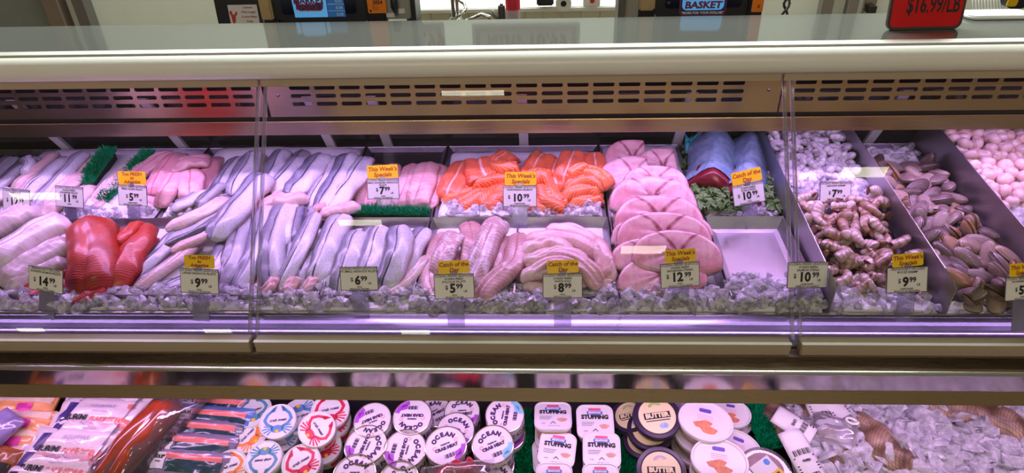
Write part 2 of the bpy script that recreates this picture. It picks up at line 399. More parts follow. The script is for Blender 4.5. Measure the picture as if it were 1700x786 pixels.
# sloping rear doors with pale posts
YR, ZR = 1.985, dk(1.985)
def rear(y0, y1, xa, xb, off=0):
    return [(xa, YR + off, ZR - .03), (xb, YR + off, ZR - .03), (xb, YR - .66 * .36 + off, ZR + .36), (xa, YR - .66 * .36 + off, ZR + .36)]
posts = [atY(px, 238, 1.97).x for px in (112, 306, 552, 646, 870, 1122, 1437)]
cuts = [X0] + posts + [X1]
for i in range(len(cuts) - 1):
    mb = MB(); vs = rear(0, 0, cuts[i] + .004, cuts[i + 1] - .004, .006); vs2 = rear(0, 0, cuts[i] + .004, cuts[i + 1] - .004, .014)
    mb.add(vs + vs2, [(0, 1, 2, 3), (7, 6, 5, 4), (0, 4, 5, 1), (1, 5, 6, 2), (2, 6, 7, 3), (3, 7, 4, 0)]); mb.build('rear_door', M['dark_glass'], case)
for i, x in enumerate(posts):
    w_ = .014
    mb = MB(); vs = rear(0, 0, x - w_, x + w_, -.006); vs2 = rear(0, 0, x - w_, x + w_, .02)
    mb.add(vs + vs2, [(0, 1, 2, 3), (7, 6, 5, 4), (0, 4, 5, 1), (1, 5, 6, 2), (2, 6, 7, 3), (3, 7, 4, 0)]); mb.build('rear_post', M['post'], case)
# glass panes and their clear edges
GB, GT = Vector((0, 1.165, .722)), Vector((0, 1.531, 1.19))
GD = (GT - GB); GN = Vector((0, -GD.z, GD.y)).normalized()
def pane(xa, xb, m, name, par, th=.005, lift=0):
    mb = MB(); a = GB + GN * lift; b = GT + GN * lift
    mb.add([(xa, *a.yz), (xb, *a.yz), (xb, *b.yz), (xa, *b.yz)], [(0, 1, 2, 3)]); return mb.build(name, m, par)
pe1, pe2 = -.652, .553
for k, (a, b) in enumerate(((X0, pe1 - .0085), (pe1 + .0085, pe2 - .0085), (pe2 + .0085, X1))):
    o = pane(a, b, M['pane'], 'glass_pane', case)
for x in (pe1, pe2):
    for s in (-1, 1):
        mb = MB(); a, b = x + s * .0085 - .0035, x + s * .0085 + .0035
        P0, P1, P2, P3 = GB - GN * .004, GT - GN * .004, GT + GN * .004, GB + GN * .004
        mb.add([(xx, q.y, q.z) for xx in (a, b) for q in (P0, P1, P2, P3)], [(0, 1, 2, 3), (7, 6, 5, 4), (0, 4, 5, 1), (1, 5, 6, 2), (2, 6, 7, 3), (3, 7, 4, 0)])
        mb.build('pane_edge', M['pane_edge'], case)
# ledge under the glass, bumper and nose
for a, b in ((X0, atY(418, 580, 1.14).x), (atY(426, 580, 1.14).x, atY(1310, 585, 1.14).x), (atY(1326, 590, 1.14).x, X1)):
    mb = MB(); mb.box(a, b, 1.135, 1.163, .697, .7335); o = mb.build('glass_ledge', M['ledge'], case, bevel=.002)
    mb = MB(); mb.box(a, b, 1.134, 1.142, .7335, .7352); mb.build('ledge_edge', M['cream'], o)
mb = MB(); mb.extrude([(1.16, .705), (1.129, .705), (1.126, .675), (1.122, .671), (1.096, .671), (1.096, .665), (1.16, .665)], X0, X1); mb.build('ledge_step', M['dimlit_steel'], case)
mb = MB(); mb.extrude([(1.092, .701), (1.085, .701), (1.081, .698), (1.083, .694), (1.092, .694)], X0, X1); mb.build('bumper_bead', M['steel'], case, smooth='auto')
mb = MB(); mb.extrude([(1.0835, .6945), (1.105, .630), (1.125, .630), (1.125, .660), (1.100, .664), (1.091, .6945)], X0, X1); mb.build('bumper_face', M['bumper'] if 'bumper' in M else M['steel'], case)
mb = MB(); mb.extrude([(1.105, .6295), (1.1005, .592), (1.103, .590), (1.16, .622), (1.16, .6295)], X0, X1); mb.build('nose_lip', M['dimlit_steel'], case)
# lower bin
SB = SHELF0 - SN * .012
ya, yb = -.42, .22
mb = MB(); pr = [SB + SU * ya, SB + SU * yb, SB + SU * yb - SN * .02, SB + SU * ya - SN * .02]
mb.extrude([(q.y, q.z) for q in pr], X0, X1); mb.build('lower_deck', mat('dark_lower_deck', (.02, .02, .022), .5), case)
mb = MB(); q = SB + SU * yb; mb.box(X0, X1, q.y, q.y + .01, q.z - .05, .66); mb.build('lower_back_panel', M['dark_steel'], case)
mb = MB(); q = SB + SU * ya; mb.box(X0, X1, q.y - .03, q.y, .0, q.z + .06); mb.build('front_kick_panel', M['ledge'], case)
# ================================================================ tray dividers between the shellfish bins
for k, xd in enumerate((.628, .878, 1.118)):
    lab = ['grey steel divider between the wrapped tuna and the raw shrimp', 'grey steel divider between the shrimp and the clams', 'grey steel divider between the clams and the scallops'][k]
    h = .092
    y0, y1 = 1.205, 2.0
    t = [(y0, .723), (1.236, .723), (1.237, dk(1.237) - .004), (y1, dk(y1) - .004), (y1, dk(y1) + h + .03), (y1 - .05, dk(y1) + h + .03), (y0 + .02, dk(y0) + h), (y0, dk(y0) + h - .012)]
    mb = MB(); n = len(t)
    mb.add([(xd - .001, *q) for q in t] + [(xd + .001, *q) for q in t], [tuple(range(n - 1, -1, -1)), tuple(range(n, 2 * n))] + [(i, (i + 1) % n, n + (i + 1) % n, n + i) for i in range(n)])
    tag(mb.build('bin_divider', M['divider']), lab, 'divider', 'steel dividers between the shellfish bins')
# ================================================================ steel trays
def tray(xa, xb, ya, yb, h, label, wall=.034):
    t = thing('steel_tray', label, 'tray', ((xa + xb) / 2, (ya + yb) / 2, deckz((ya + yb) / 2) + h), 'stainless trays in the case')
    g = .003; fl = .018; w_ = .0015
    mb = MB()
    def P(x, y, z): return Vector((x, y, deckz(y) + z + h))
    def quad(a, b, c, d): mb.add([a, b, c, d], [(0, 1, 2, 3)])
    xa += g; xb -= g; ya += g; yb -= g
    prof = [(0, 0), (fl * .7, -wall), ]
    # outer-to-inner rings: rim outside, rim top, inner wall foot, floor
    rings = []
    for ins, z in ((0, .0), (0, wall), (.0012, wall + .0006), (.0024, wall - .001), (.014, .004), (.026, .001)):
        rings.append([P(x, y, z) for x, y in ((xa + ins, ya + ins), (xb - ins, ya + ins), (xb - ins, yb - ins), (xa + ins, yb - ins))])
    mb.loops(rings, close=False)
    b = len(mb.v); mb.add(rings[-1], [(0, 1, 2, 3)])
    mb.add(rings[0], [(3, 2, 1, 0)])
    mb.build('pan', M['deck_steel'], t)
    return t
TX = [-1.31, -1.012, -.548, -.292, .172, .418, .622]
YM = 1.548
names_f = ['tray under the thick white fillets at the far left front', 'tray under the red sockeye fillets and large haddock', 'tray under the small haddock fillets', 'tray under the pollock and the pale sole', 'tray under the stacked swordfish steaks', 'empty scratched steel tray beside the swordfish steaks']
names_r = ['rear tray at the left under the dark skin-on fillets and flounder', 'rear tray under the tilapia and the haddock tails', 'rear tray under the boneless haddock fillets', 'rear tray under the orange salmon portions', 'rear tray under the rearmost swordfish steaks', 'rear tray under the kale and wrapped tuna loins']
TXf = [-1.6, -1.30, -.512, -.292, .172, .418, .622]
TXr = [-1.75, -1.05, -.548, -.292, .172, .418, .622]
for k in range(6):
    tray(TXf[k], TXf[k + 1], 1.235, YM, 0, names_f[k])
for k in range(6):
    tray(TXr[k], TXr[k + 1], YM, 1.95, .002, names_r[k], .016)
mb = MB(); mb.box(-.066, -.062, 1.24, YM - .01, dk(1.24), dk(1.3) + .036)
tag(mb.build('tray_partition', M['steel']), 'thin steel partition between the pollock and the sole', 'divider')
for xa, xb, l in ((.632, .874, 'rear tray under the raw grey shrimp'), (.882, 1.114, 'rear tray in the clam bin, bare at its back'), (1.122, 1.5, 'rear tray under the scallops')):
    tray(xa, xb, 1.3, 1.95, .0, l, .016)
# ================================================================ ceiling lamps (their mirror images show in the panes)
def lamp_from(px, py, w_, h_, label):
    q = [atP(px + sx * w_ / 2, py + sy * h_ / 2, GB, GN) for sx, sy in ((-1, 1), (1, 1), (1, -1), (-1, -1))]
    zc = 3.39; pts = []
    for p in q:
        d = (p - EYE); r = d - GN * 2 * d.dot(GN); pts.append(p + r * ((zc - p.z) / r.z))
    cx = sum(p.x for p in pts) / 4; cy = sum(p.y for p in pts) / 4
    hw = (abs(pts[1].x - pts[0].x) + abs(pts[2].x - pts[3].x)) / 4; hh = abs(pts[3].y - pts[0].y) / 2
    t = thing('ceiling_lamp', label, 'ceiling lamp', (cx, cy, zc), 'flat ceiling lamps over the shop floor')
    mb = MB(); mb.box(cx - hw, cx + hw, cy - hh, cy + hh, zc, zc + .01); mb.build('diffuser', M['lamp'], t)
    mb = MB()
    for a, b, c, d in ((cx - hw - .03, cx + hw + .03, cy - hh - .03, cy - hh), (cx - hw - .03, cx + hw + .03, cy + hh, cy + hh + .03), (cx - hw - .03, cx - hw, cy - hh, cy + hh), (cx + hw, cx + hw + .03, cy - hh, cy + hh)):
        mb.box(a, b, c, d, zc - .01, zc + .01)
    mb.build('frame', M['white'], t)
    return (cx, cy, hw, hh)
LAMPS = []
for a in ((785, 152, 104, 13, 'ceiling lamp mirrored at the top of the middle pane'), (60, 325, 84, 13, 'ceiling lamp mirrored in the left pane by the twelve dollar tag'), (598, 369, 72, 11, 'ceiling lamp mirrored in the middle pane below the green strip'),
          (1068, 414, 74, 14, 'ceiling lamp mirrored over the swordfish steaks'), (1434, 285, 76, 18, 'ceiling lamp mirrored in the right pane above the shrimp'), (52, 547, 46, 7, 'ceiling lamp mirrored low in the left pane, leftmost'),
          (362, 549, 46, 7, 'ceiling lamp mirrored low in the left pane near its seam'), (690, 551, 48, 8, 'ceiling lamp mirrored at the foot of the middle pane')):
    LAMPS.append(lamp_from(*a))
print('LAMPS', [tuple(round(v, 2) for v in l) for l in LAMPS])
area('back_room_light', (0.0, 3.0, 3.2), (R(-25), 0, 0), 4.5, .5, 185, (.93, 1, .93))
area('shop_light', (-0.2, -4.2, 3.2), (R(50), 0, 0), 5.5, .8, 95, (1, .93, .78))
# ================================================================ scales and signs on the case top and behind it
def yaxis_frame(p, rz=0.0, lean=0.0):      # local x right, y up, z toward the customer
    return Matrix.Translation(p) @ Matrix.Rotation(rz, 4, 'Z') @ Matrix.Rotation(R(90) - lean, 4, 'X')
def rr(w, h, r, n=5, x=0, y=0):            # rounded rectangle outline
    o = []
    for cx, cy, a0 in ((w / 2 - r, h / 2 - r, 0), (-w / 2 + r, h / 2 - r, 90), (-w / 2 + r, -h / 2 + r, 180), (w / 2 - r, -h / 2 + r, 270)):
        for k in range(n + 1):
            a = R(a0 + 90 * k / n); o.append((x + cx + r * math.cos(a), y + cy + r * math.sin(a)))
    return o
def flat(parent, name, outline, m, Mx, z=0.0, th=.0006):
    mb = MB(); mb.slab(outline, z, z + th, Mx); return mb.build(name, m, parent)
M['screen_blue'] = mat('lit_blue_label', (.10, .42, .85), .4, Emission_Color=(.10, .40, .85, 1), Emission_Strength=.45)
M['navy'] = mat('navy_print', (.015, .02, .12), .5)
M['orange'] = mat('orange_sticker', (.95, .24, .01), .5)
M['maroon'] = mat('maroon_print', (.22, .02, .08), .5)
M['greyp'] = mat('grey_plastic', (.33, .32, .27), .4)
M['tan_p'] = mat('tan_scale_side', (.52, .36, .18), .45)
ys = 1.86
def scale(px0, px1, row, label, right):
    a, b = atY(px0, row, ys), atY(px1, row, ys); cx = (a.x + b.x) / 2; W = b.x - a.x; z0 = min(a.z, b.z) + .003
    t = thing('deli_scale', label, 'scale', (cx, ys + .05, z0), 'counter scales with customer displays')
    k = mpp(a)
    F_ = yaxis_frame(Vector((cx, ys, z0)), 0, R(4))
    mb = MB(); mb.slab(rr(W, .24, .02, y=.12), -.10, 0, F_); mb.build('housing', M['black'], t)
    mb = MB(); mb.box(cx - W / 2 + .01, cx + W / 2 - .01, ys + .005, ys + .18, z0 - .03, z0 + .004); mb.build('base', M['black'], t, bevel=.004)
    mb = MB(); mb.slab(rr(W * .78, .20, .008, y=.125), 0, .002, F_); mb.build('screen', mat('dark_screen', (.01, .012, .03), .12), t)
    return t, F_, k, cx, W, z0
# left scale
t, F_, k, cx, W, z0 = scale(455, 612, 40, 'black scale at the left with a blue price list and an orange sticker', False)
def lx(px): return atY(px, 20, ys - .01).x - cx
def ly(row, px=530): return atY(px, row, ys - .01).z - z0
flat(t, 'display_label', [(lx(487), ly(30)), (lx(542), ly(30)), (lx(542), ly(-25)), (lx(484), ly(-25))], M['screen_blue'], F_, .003)
flat(t, 'logo_border', rr(lx(536) - lx(492), .075, .012, x=(lx(536) + lx(492)) / 2, y=ly(19) + .036), M['navy'], F_, .004)
flat(t, 'logo_field', rr(lx(534) - lx(494), .058, .010, x=(lx(536) + lx(492)) / 2, y=ly(19) + .045), M['screen_blue'], F_, .0046)
mx_ = F_ @ Matrix.Translation(((lx(536) + lx(492)) / 2, 0, .0056))
mb = MB(); text_mb(mb, 'MARKET', .022, mx_ @ Matrix.Translation((0, ly(3), 0)), bold=.0009); text_mb(mb, 'BASKET', .022, mx_ @ Matrix.Translation((0, ly(12.5), 0)), bold=.0009); mb.build('lettering', M['maroon'], t)
mb = MB(); text_mb(mb, '"MORE FOR YOUR DOLLAR"', .0064, mx_ @ Matrix.Translation((0, ly(20), 0)), bold=.0002); mb.build('slogan', M['white'], t)
fl_ = flat(t, 'price_list', [(lx(543), ly(30)), (lx(572), ly(30)), (lx(570), ly(-25)), (lx(543), ly(-25))], mat('deep_blue_list', (.02, .12, .38), .4, Emission_Color=(.02, .12, .4, 1), Emission_Strength=.3), F_, .003)
mb = MB()
for r_, s_ in ((4, '0.01'), (15, '0.00'), (26, '0.00')):
    text_mb(mb, s_, .011, F_ @ Matrix.Translation((lx(563), ly(r_), .0046)), bold=.0003)
for r_ in (9.5, 20.5): mb.slab([(lx(544), ly(r_)), (lx(571), ly(r_)), (lx(571), ly(r_ - 1.1)), (lx(544), ly(r_ - 1.1))], .0042, .0046, F_)
mb.build('price_figures', mat('pale_figures', (.5, .75, .95), .5), t)
px_ = atY(457, 20, ys - .02)
mb = MB(); mb.box(atY(434, 20, ys).x, atY(454, 20, ys).x, ys - .01, ys + .1, z0 + .012, z0 + .25); mb.build('side_cover', M['tan_p'], t, bevel=.004)
mb = MB(); mb.box(atY(438, 20, ys).x, atY(462, 20, ys).x, ys - .01, ys + .1, z0 - .01, z0 + .014); mb.build('side_foot', M['black'], t)
mb = MB(); mb.box(atY(609, 20, ys).x, atY(642, 20, ys).x, ys - .012, ys + .1, z0, z0 + .25); mb.build('printer', M['black'], t, bevel=.004)
a_, b_ = atY(609, 10, ys - .02), atY(640, 10, ys - .02)
F2 = yaxis_frame(Vector(((a_.x + b_.x) / 2, ys - .0125, z0)))
zz = lambda row: atY(625, row, ys - .013).z - z0
flat(t, 'orange_sticker', rr(b_.x - a_.x, .12, .003, y=zz(22) + .06), M['orange'], F2)
mb = MB(); text_mb(mb, '2024', .013, F2 @ Matrix.Translation((.003, zz(4), .0012)), bold=.0005)
for r_ in (10, 13, 16): text_mb(mb, 'SALES TAX', .0035, F2 @ Matrix.Translation((-.004, zz(r_), .0012)))
mb.slab(rr(.006, .006, .0029, x=-.018, y=zz(18)), .0008, .0014, F2); mb.build('sticker_print', M['ink'], t)
mb = MB(); mb.box(atY(640, 20, ys).x, atY(682, 20, ys).x, ys - .005, ys + .12, z0 + .01, z0 + .25); mb.build('label_slot', M['greyp'], t, bevel=.003)
for q0, q1, r0, r1 in ((640, 654, 22, 29), (661, 672, 15, 23)):
    mb = MB(); mb.box(atY(q0, 20, ys - .01).x, atY(q1, 20, ys - .01).x, ys - .008, ys - .006, atY(650, r1, ys - .01).z, atY(650, r0, ys - .01).z); mb.build('white_label', M['paper'], t)
mb = MB(); q = atY(655, 12, ys - .015); mb.tube([q + Vector((0, 0, .05)), q, q + Vector((.002, 0, -.022))], [.008, .010, .002]); mb.build('pen_holder', M['black'], t, smooth=True)
mb = MB(); mb.slab(rr(.026, .22, .01, x=atY(682, 20, ys).x - cx, y=.10), -.08, .0, F_); mb.build('end_cap', M['black'], t)
# right scale
t, F_, k, cx, W, z0 = scale(1085, 1245, 30, 'black scale behind the right half of the case with a large blue basket logo', True)
flat(t, 'logo_border', rr(lx(1206) - lx(1128), .11, .014, x=(lx(1206) + lx(1128)) / 2, y=atY(1168, 28, ys - .01).z - z0 + .055), M['maroon'], F_, .003)
flat(t, 'logo_navy', rr(lx(1204) - lx(1130), .107, .013, x=(lx(1206) + lx(1128)) / 2, y=atY(1168, 27, ys - .01).z - z0 + .055), M['navy'], F_, .0038)
flat(t, 'logo_field', rr(lx(1202) - lx(1133), .09, .012, x=(lx(1206) + lx(1128)) / 2, y=atY(1168, 18, ys - .01).z - z0 + .045), M['screen_blue'], F_, .0046)
mx_ = F_ @ Matrix.Translation(((lx(1206) + lx(1128)) / 2, -z0, .0058))
mb = MB(); text_mb(mb, 'BASKET', .024, mx_ @ Matrix.Translation((0, atY(1168, 10, ys - .01).z, 0)), bold=.0011, sx=1.15, shear=.1); text_mb(mb, 'MARKET', .024, mx_ @ Matrix.Translation((0, atY(1168, -4, ys - .01).z, 0)), bold=.001, sx=1.1)
mb.build('lettering', M['maroon'], t)
mb = MB(); text_mb(mb, '"MORE FOR YOUR DOLLAR"', .0085, mx_ @ Matrix.Translation((0, atY(1168, 22.5, ys - .01).z, 0)), bold=.0003); mb.build('slogan', M['white'], t)
mb = MB(); text_mb(mb, 'v', .014, F_ @ Matrix.Translation((lx(1110), atY(1110, 6, ys - .01).z - z0, .003)), sx=1.5); mb.build('mark', mat('dim_mark', (.2, .16, .2), .5), t)
mb = MB(); mb.box(atY(1038, 20, ys).x, atY(1062, 20, ys).x, ys - .0, ys + .1, z0 + .0, z0 + .25); mb.build('label_slot', M['greyp'], t, bevel=.004)
mb = MB(); mb.box(atY(1060, 20, ys).x, atY(1086, 20, ys).x, ys - .008, ys + .1, z0 + .022, z0 + .25); mb.build('side_cover', M['tan_p'], t, bevel=.004)
mb = MB(); mb.box(atY(1026, 20, ys).x, atY(1038, 20, ys).x, ys - .0, ys + .08, z0 - .01, z0 + .25); mb.build('perforated_side', mat('speckled_grey', (.12, .11, .09), .5, var=.8, vscale=160), t)
mb = MB(); mb.box(atY(1060, 20, ys).x, atY(1086, 20, ys).x, ys - .006, ys + .1, z0, z0 + .022); mb.build('side_foot', M['black'], t)
a_, b_ = atY(1250, 10, ys - .02), atY(1269, 10, ys - .02)
mb = MB(); mb.box(atY(1240, 20, ys).x, b_.x, ys - .01, ys + .1, z0 - .002, z0 + .25); mb.build('printer', M['black'], t, bevel=.003)
F2 = yaxis_frame(Vector(((a_.x + b_.x) / 2, ys - .0105, z0)))
flat(t, 'orange_sticker', rr(b_.x - a_.x, .12, .003, y=atY(1260, 18, ys).z - z0 + .06), M['orange'], F2)
mb = MB(); text_mb(mb, '8', .012, F2 @ Matrix.Translation((.003, atY(1262, 9, ys).z - z0, .0012)), bold=.0006); mb.build('sticker_print', M['redink'], t)

# small lobster sign on an easel behind the left end
p = atY(403, 43, 2.1)
t = thing('lobster_notice', 'small white notice with a red lobster in a black holder, left background', 'sign', p)
Fb = yaxis_frame(p, 0, R(6))
mb = MB(); mb.slab(rr(.14, .14, .004, x=-.005, y=.068), -.012, -.002, Fb); mb.build('holder', M['black'], t)
flat(t, 'card', [(-.035, .002), (.055, .002), (.055, .062), (-.035, .062)], M['paper'], Fb)
mb = MB()
for i, s_ in enumerate(('Lobsters', 'Wild Caught', 'Cooked Meat', 'Fresh')): text_mb(mb, s_, .0085, Fb @ Matrix.Translation((.026, .054 - .0135 * i, .0012)), bold=.0002)
mb.build('lettering', mat('dark_red_print', (.35, .04, .04), .5), t)
mb = MB(); body = [(0, 0), (.005, .012), (.006, .022), (.012, .028), (.013, .038), (.007, .034), (.004, .027), (-.002, .028), (-.004, .040), (-.011, .036), (-.007, .024), (-.006, .010), (-.004, 0)]
mb.slab([(x - .022, y + .006) for x, y in body], .001, .002, Fb); mb.build('lobster_picture', mat('lobster_red', (.6, .04, .02), .5), t)

# red price sign leaning on the case top
p = (atZ(1478, 38, TOPZ) + atZ(1600, 26, TOPZ)) * .5
p.y = 1.60; L_ = atY(1473, 38, 1.60); Rr = atY(1603, 26, 1.60)
t = thing('price_placard', 'red price placard with black rim standing on the case top', 'sign', (p.x, p.y, TOPZ))
Wd = Rr.x - L_.x
Fp = yaxis_frame(Vector(((L_.x + Rr.x) / 2, 1.60, TOPZ + .001)), R(2), R(10))
mb = MB(); mb.slab(rr(Wd, .16, .016, y=.08), -.008, 0, Fp); mb.build('rim', mat('dark_rim', (.07, .05, .05), .3), t)
flat(t, 'red_face', rr(Wd - .012, .148, .012, y=.08), mat('bright_red_face', (.72, .0, .004), .4), Fp)
mb = MB(); text_mb(mb, '$16.99/LB', .050, Fp @ Matrix.Translation((.012, .052, .0012)), bold=.0008, sx=.58); mb.build('lettering', M['ink'], t)
# white dish and ruled tray right of it
p = atZ(1640, 22, TOPZ); t = thing('white_dish', 'shallow white dish on the case top at the right edge', 'dish', (p.x, 1.68, TOPZ))
mb = MB(); mb.slab(rr(.15, .06, .02), .001, .010, Matrix.Translation((p.x, 1.695, TOPZ))); mb.build('bowl', M['white'], t, bevel=.003)
p = atY(1650, 8, 1.95); t = thing('wire_rack', 'white ribbed rack standing behind the red placard', 'rack', p)
for i in range(14):
    mb = MB(); x = p.x - .06 + i * .008; mb.tube([(x, 1.93, p.z - .012), (x + .01, 2.0, p.z + .05)], .0022, 6); mb.build('rib', M['white'], t, smooth=True)
mb = MB(); mb.box(p.x - .065, p.x + .06, 1.925, 1.935, p.z - .018, p.z - .010); mb.build('rail', M['white'], t)
p = atY(1690, 5, 1.9); t = thing('tape_dispenser', 'black and yellow tape dispenser at the right edge behind the case', 'tape dispenser', p)
Ft = yaxis_frame(p)
mb = MB(); mb.slab(rr(.06, .07, .02, x=.0, y=.02), -.03, 0, Ft); mb.build('body', M['black'], t)
mb = MB(); mb.slab(rr(.026, .04, .006, x=-.016, y=.012), 0, .003, Ft); mb.build('yellow_label', M['yellow'], t)

# paper specials signs hanging above, seen only mirrored in the polished top
def hanging(pxa, pxb, lines, price, label):
    a, b = atZ(pxa, 55, TOPZ), atZ(pxb, 55, TOPZ)
    yh = 2.15
    def up(q, row_px, row):
        qq = atZ(row_px, row, TOPZ); d = qq - EYE; d.z = -d.z; return qq + d * ((yh - qq.y) / d.y)
    A = up(0, pxa, 76); B = up(0, pxb, 40); zb_, zt_ = min(A.z, B.z), max(A.z, B.z); Cc = up(0, pxb, 76)
    Wd = Cc.x - A.x; cx = (A.x + Cc.x) / 2; H_ = .17
    t = thing('hanging_price_sign', label, 'sign', (cx, yh, zb_ - .005), 'white paper price signs hung over the case')
    Fh = yaxis_frame(Vector((cx, yh, zb_ - .005)))
    mb = MB(); mb.slab(rr(Wd, H_, .003, y=H_ / 2), -.003, 0, Fh); mb.build('card', M['paper'], t)
    mb = MB()
    for ins in (.012, .020):
        for x0_, x1_, y0_, y1_ in ((-Wd / 2 + ins, Wd / 2 - ins, ins, ins + .003), (-Wd / 2 + ins, Wd / 2 - ins, H_ - ins - .003, H_ - ins), (-Wd / 2 + ins, -Wd / 2 + ins + .003, ins, H_ - ins), (Wd / 2 - ins - .003, Wd / 2 - ins, ins, H_ - ins)):
            mb.slab([(x0_, y0_), (x1_, y0_), (x1_, y1_), (x0_, y1_)], .0005, .0012, Fh)
    for i, s_ in enumerate(lines): text_mb(mb, s_, .032, Fh @ Matrix.Translation((-Wd * .20, .062 - i * .028 + .012, .0015)), bold=.001)
    text_mb(mb, price, .07, Fh @ Matrix.Translation((Wd * .20, .055, .0015)), bold=.002, sx=.8)
    mb.build('lettering', mat('sign_red', (.45, .04, .04), .5), t)
    mb = MB(); mb.tube([(cx - Wd * .4, yh, zb_ + H_ - .01), (cx - Wd * .4, yh, 3.395)], .001, 6); mb.build('cord', M['steel'], t)
    mb = MB(); mb.tube([(cx + Wd * .4, yh, zb_ + H_ - .01), (cx + Wd * .4, yh, 3.395)], .001, 6); mb.build('cord', M['steel'], t)
hanging(785, 962, ('SALMON', 'FILLETS'), '10.99', 'hanging paper sign for salmon fillets, mirrored in the polished case top')
hanging(655, 740, ('',), '8.99', 'hanging paper sign ending in a small red price, mirrored left of the salmon sign')

# ================================================================ price tags
M['stem'] = clear('frosted_stem', (.86, .84, .95), refl=1.5, rough=.15, body=.22, bodycol=(.55, .52, .75))
M['tagborder'] = mat('grey_tag_border', (.10, .09, .11), .5)
TAGN = []
def price_tag(px, row, wpx, hpx, rot, head, lines, price, foot, topper, label, h=.085, tilt=25, dx=0):
    c = deck(px, row, h); k = mpp(c); W = wpx * k; H = W * .63
    toC = (EYE - c).normalized()
    lean = R(tilt)
    base = Vector((c.x, c.y + .012, deckz(c.y) + .004))
    t = thing('price_tag', label, 'price tag', base, 'clear-stemmed price tags')
    Fx = Matrix.Translation(c) @ Matrix.Rotation(R(dx), 4, 'Z') @ Matrix.Rotation(R(90) - lean, 4, 'X') @ Matrix.Rotation(R(rot), 4, 'Z')
    mb = MB(); mb.slab([(-W / 2, -H / 2), (W / 2, -H / 2), (W / 2, H / 2), (-W / 2, H / 2)], -.001, 0, Fx); mb.build('card', M['tagborder'], t)
    flat(t, 'card_face', [(-W / 2 + .0016, -H / 2 + .0016), (W / 2 - .0016, -H / 2 + .0016), (W / 2 - .0016, H / 2 - .0016), (-W / 2 + .0016, H / 2 - .0016)], M['paper'], Fx, 0, .0004)
    mb = MB(); u = H / 10
    T = lambda x, y: Fx @ Matrix.Translation((x, y, .0007))
    text_mb(mb, head, H * .13, T(0, u * 4.15), bold=.0001, shear=.3, sx=1.05)
    for i, s_ in enumerate(lines): text_mb(mb, s_, H * .115, T(0, u * (3.0 - 1.15 * i)), bold=.0002)
    yy = -u * .9
    dd, cc = price.split('.')
    wd = len(dd)
    text_mb(mb, '$', H * .24, T(-u * (2.05 * wd + .95), yy + u * .5), bold=.0002)
    text_mb(mb, dd, H * .50, T(-u * .6 * wd, yy), bold=.0012, sx=.95)
    text_mb(mb, cc, H * .27, T(u * (1.1 + 1.0 * wd), yy + u * .85), bold=.0006)
    text_mb(mb, 'LB', H * .13, T(u * 4.4, yy - u * 1.1), bold=.0002)
    for i, s_ in enumerate(foot): text_mb(mb, s_, H * .085, T(0, -u * (3.5 + .85 * i)), bold=.00015)
    mb.build('lettering', M['ink'], t)
    # clear stem down into the ice
    sl = .012 + H / 2
    foot_z = -(c.z - deckz(c.y)) / math.cos(lean) * .99
    mb = MB(); mb.slab([(-.019, -H / 2 + .004), (.019, -H / 2 + .004), (.019, foot_z), (-.019, foot_z)], -.0035, -.0015, Fx); mb.build('stem', M['stem'], t)
    if topper:
        w2, h2 = 52 * k, 22 * k
        r2 = rr(w2, h2, .004, y=H / 2 + h2 / 2 + .001, x=(-.004 if topper[2] < 0 else .002))
        F3 = Fx @ Matrix.Rotation(R(topper[2]), 4, 'Z')
        tp = flat(t, 'topper_card', r2, M['yellow'], F3, -.0008, .0008)
        mb = MB()
        for i, s_ in enumerate(topper[:2]):
            for j, q in enumerate(s_.split('|')):
                pass
        ls = [q for s_ in topper[:2] for q in s_.split('|')]
        n_ = len(ls)
        for i, s_ in enumerate(ls):
            text_mb(mb, s_, h2 * (.44 if n_ == 2 else .36), F3 @ Matrix.Translation(((-.004 if topper[2] < 0 else .002), H / 2 + h2 * (.72 - .42 * i if n_ == 2 else .82 - .29 * i), .0003)), bold=.0004, shear=.15)
        mb.build('topper_lettering', M['redink'], tp)
        mb = MB(); mb.slab([(-.007, H / 2 - .003), (.007, H / 2 - .003), (.007, H / 2 + .006), (-.007, H / 2 + .006)], .0008, .0016, Fx); mb.build('clip', M['stem'], t)
    return t
TF = ('Too FRESH', 'to|Advertise'); TW = ("This Week's", 'Specials'); CD = ('Catch of the', 'Day')
OF, PF = 'OCEAN FRESH SEAFOOD', 'PREVIOUSLY FROZEN'
price_tag(76, 465, 65, 42, -3, PF, ['SOCKEYE SALMON FILLETS'], '14.99', ['WILD', 'PRODUCT OF RUSSIA'], None, 'price card reading $14.99 in front of the red sockeye fillets', dx=-8)
price_tag(331, 467, 67, 42, -1, OF, ['LARGE HADDOCK FILLETS'], '9.99', ['WILD', 'PRODUCT OF ICELAND'], (*TF, 1), 'price card reading $9.99 with a Too FRESH to Advertise topper, front left', dx=-3)
price_tag(596, 463, 64, 40, 2, OF, ['F.F. SMALL HADDOCK FILLETS'], '6.99', ['WILD', 'PREVIOUSLY FROZEN', 'PRODUCT OF ICELAND'], None, 'price card reading $6.99 before the small haddock fillets', dx=-2)
price_tag(754, 476, 67, 38, 2, OF, ['OCEAN FRESH', 'POLLOCK FILLETS'], '5.99', ['WILD', 'PRODUCT OF USA'], (*CD, 1), 'price card reading $5.99 with a Catch of the Day topper before the pollock')
price_tag(934, 475, 66, 38, -.5, OF, ['OCEAN FRESH', 'WHITE SOLE'], '8.99', ['WILD', 'PRODUCT OF USA'], (*CD, 2), 'price card reading $8.99 with a Catch of the Day topper before the pale sole', dx=2)
price_tag(1129, 457, 66, 38, 1, OF, ['OCEAN FRESH', 'SWORDFISH STEAKS'], '12.99', ['WILD', 'PRODUCT OF ECUADOR'], (*TW, 0), "price card reading $12.99 with a This Week's Specials topper on the swordfish", dx=6)
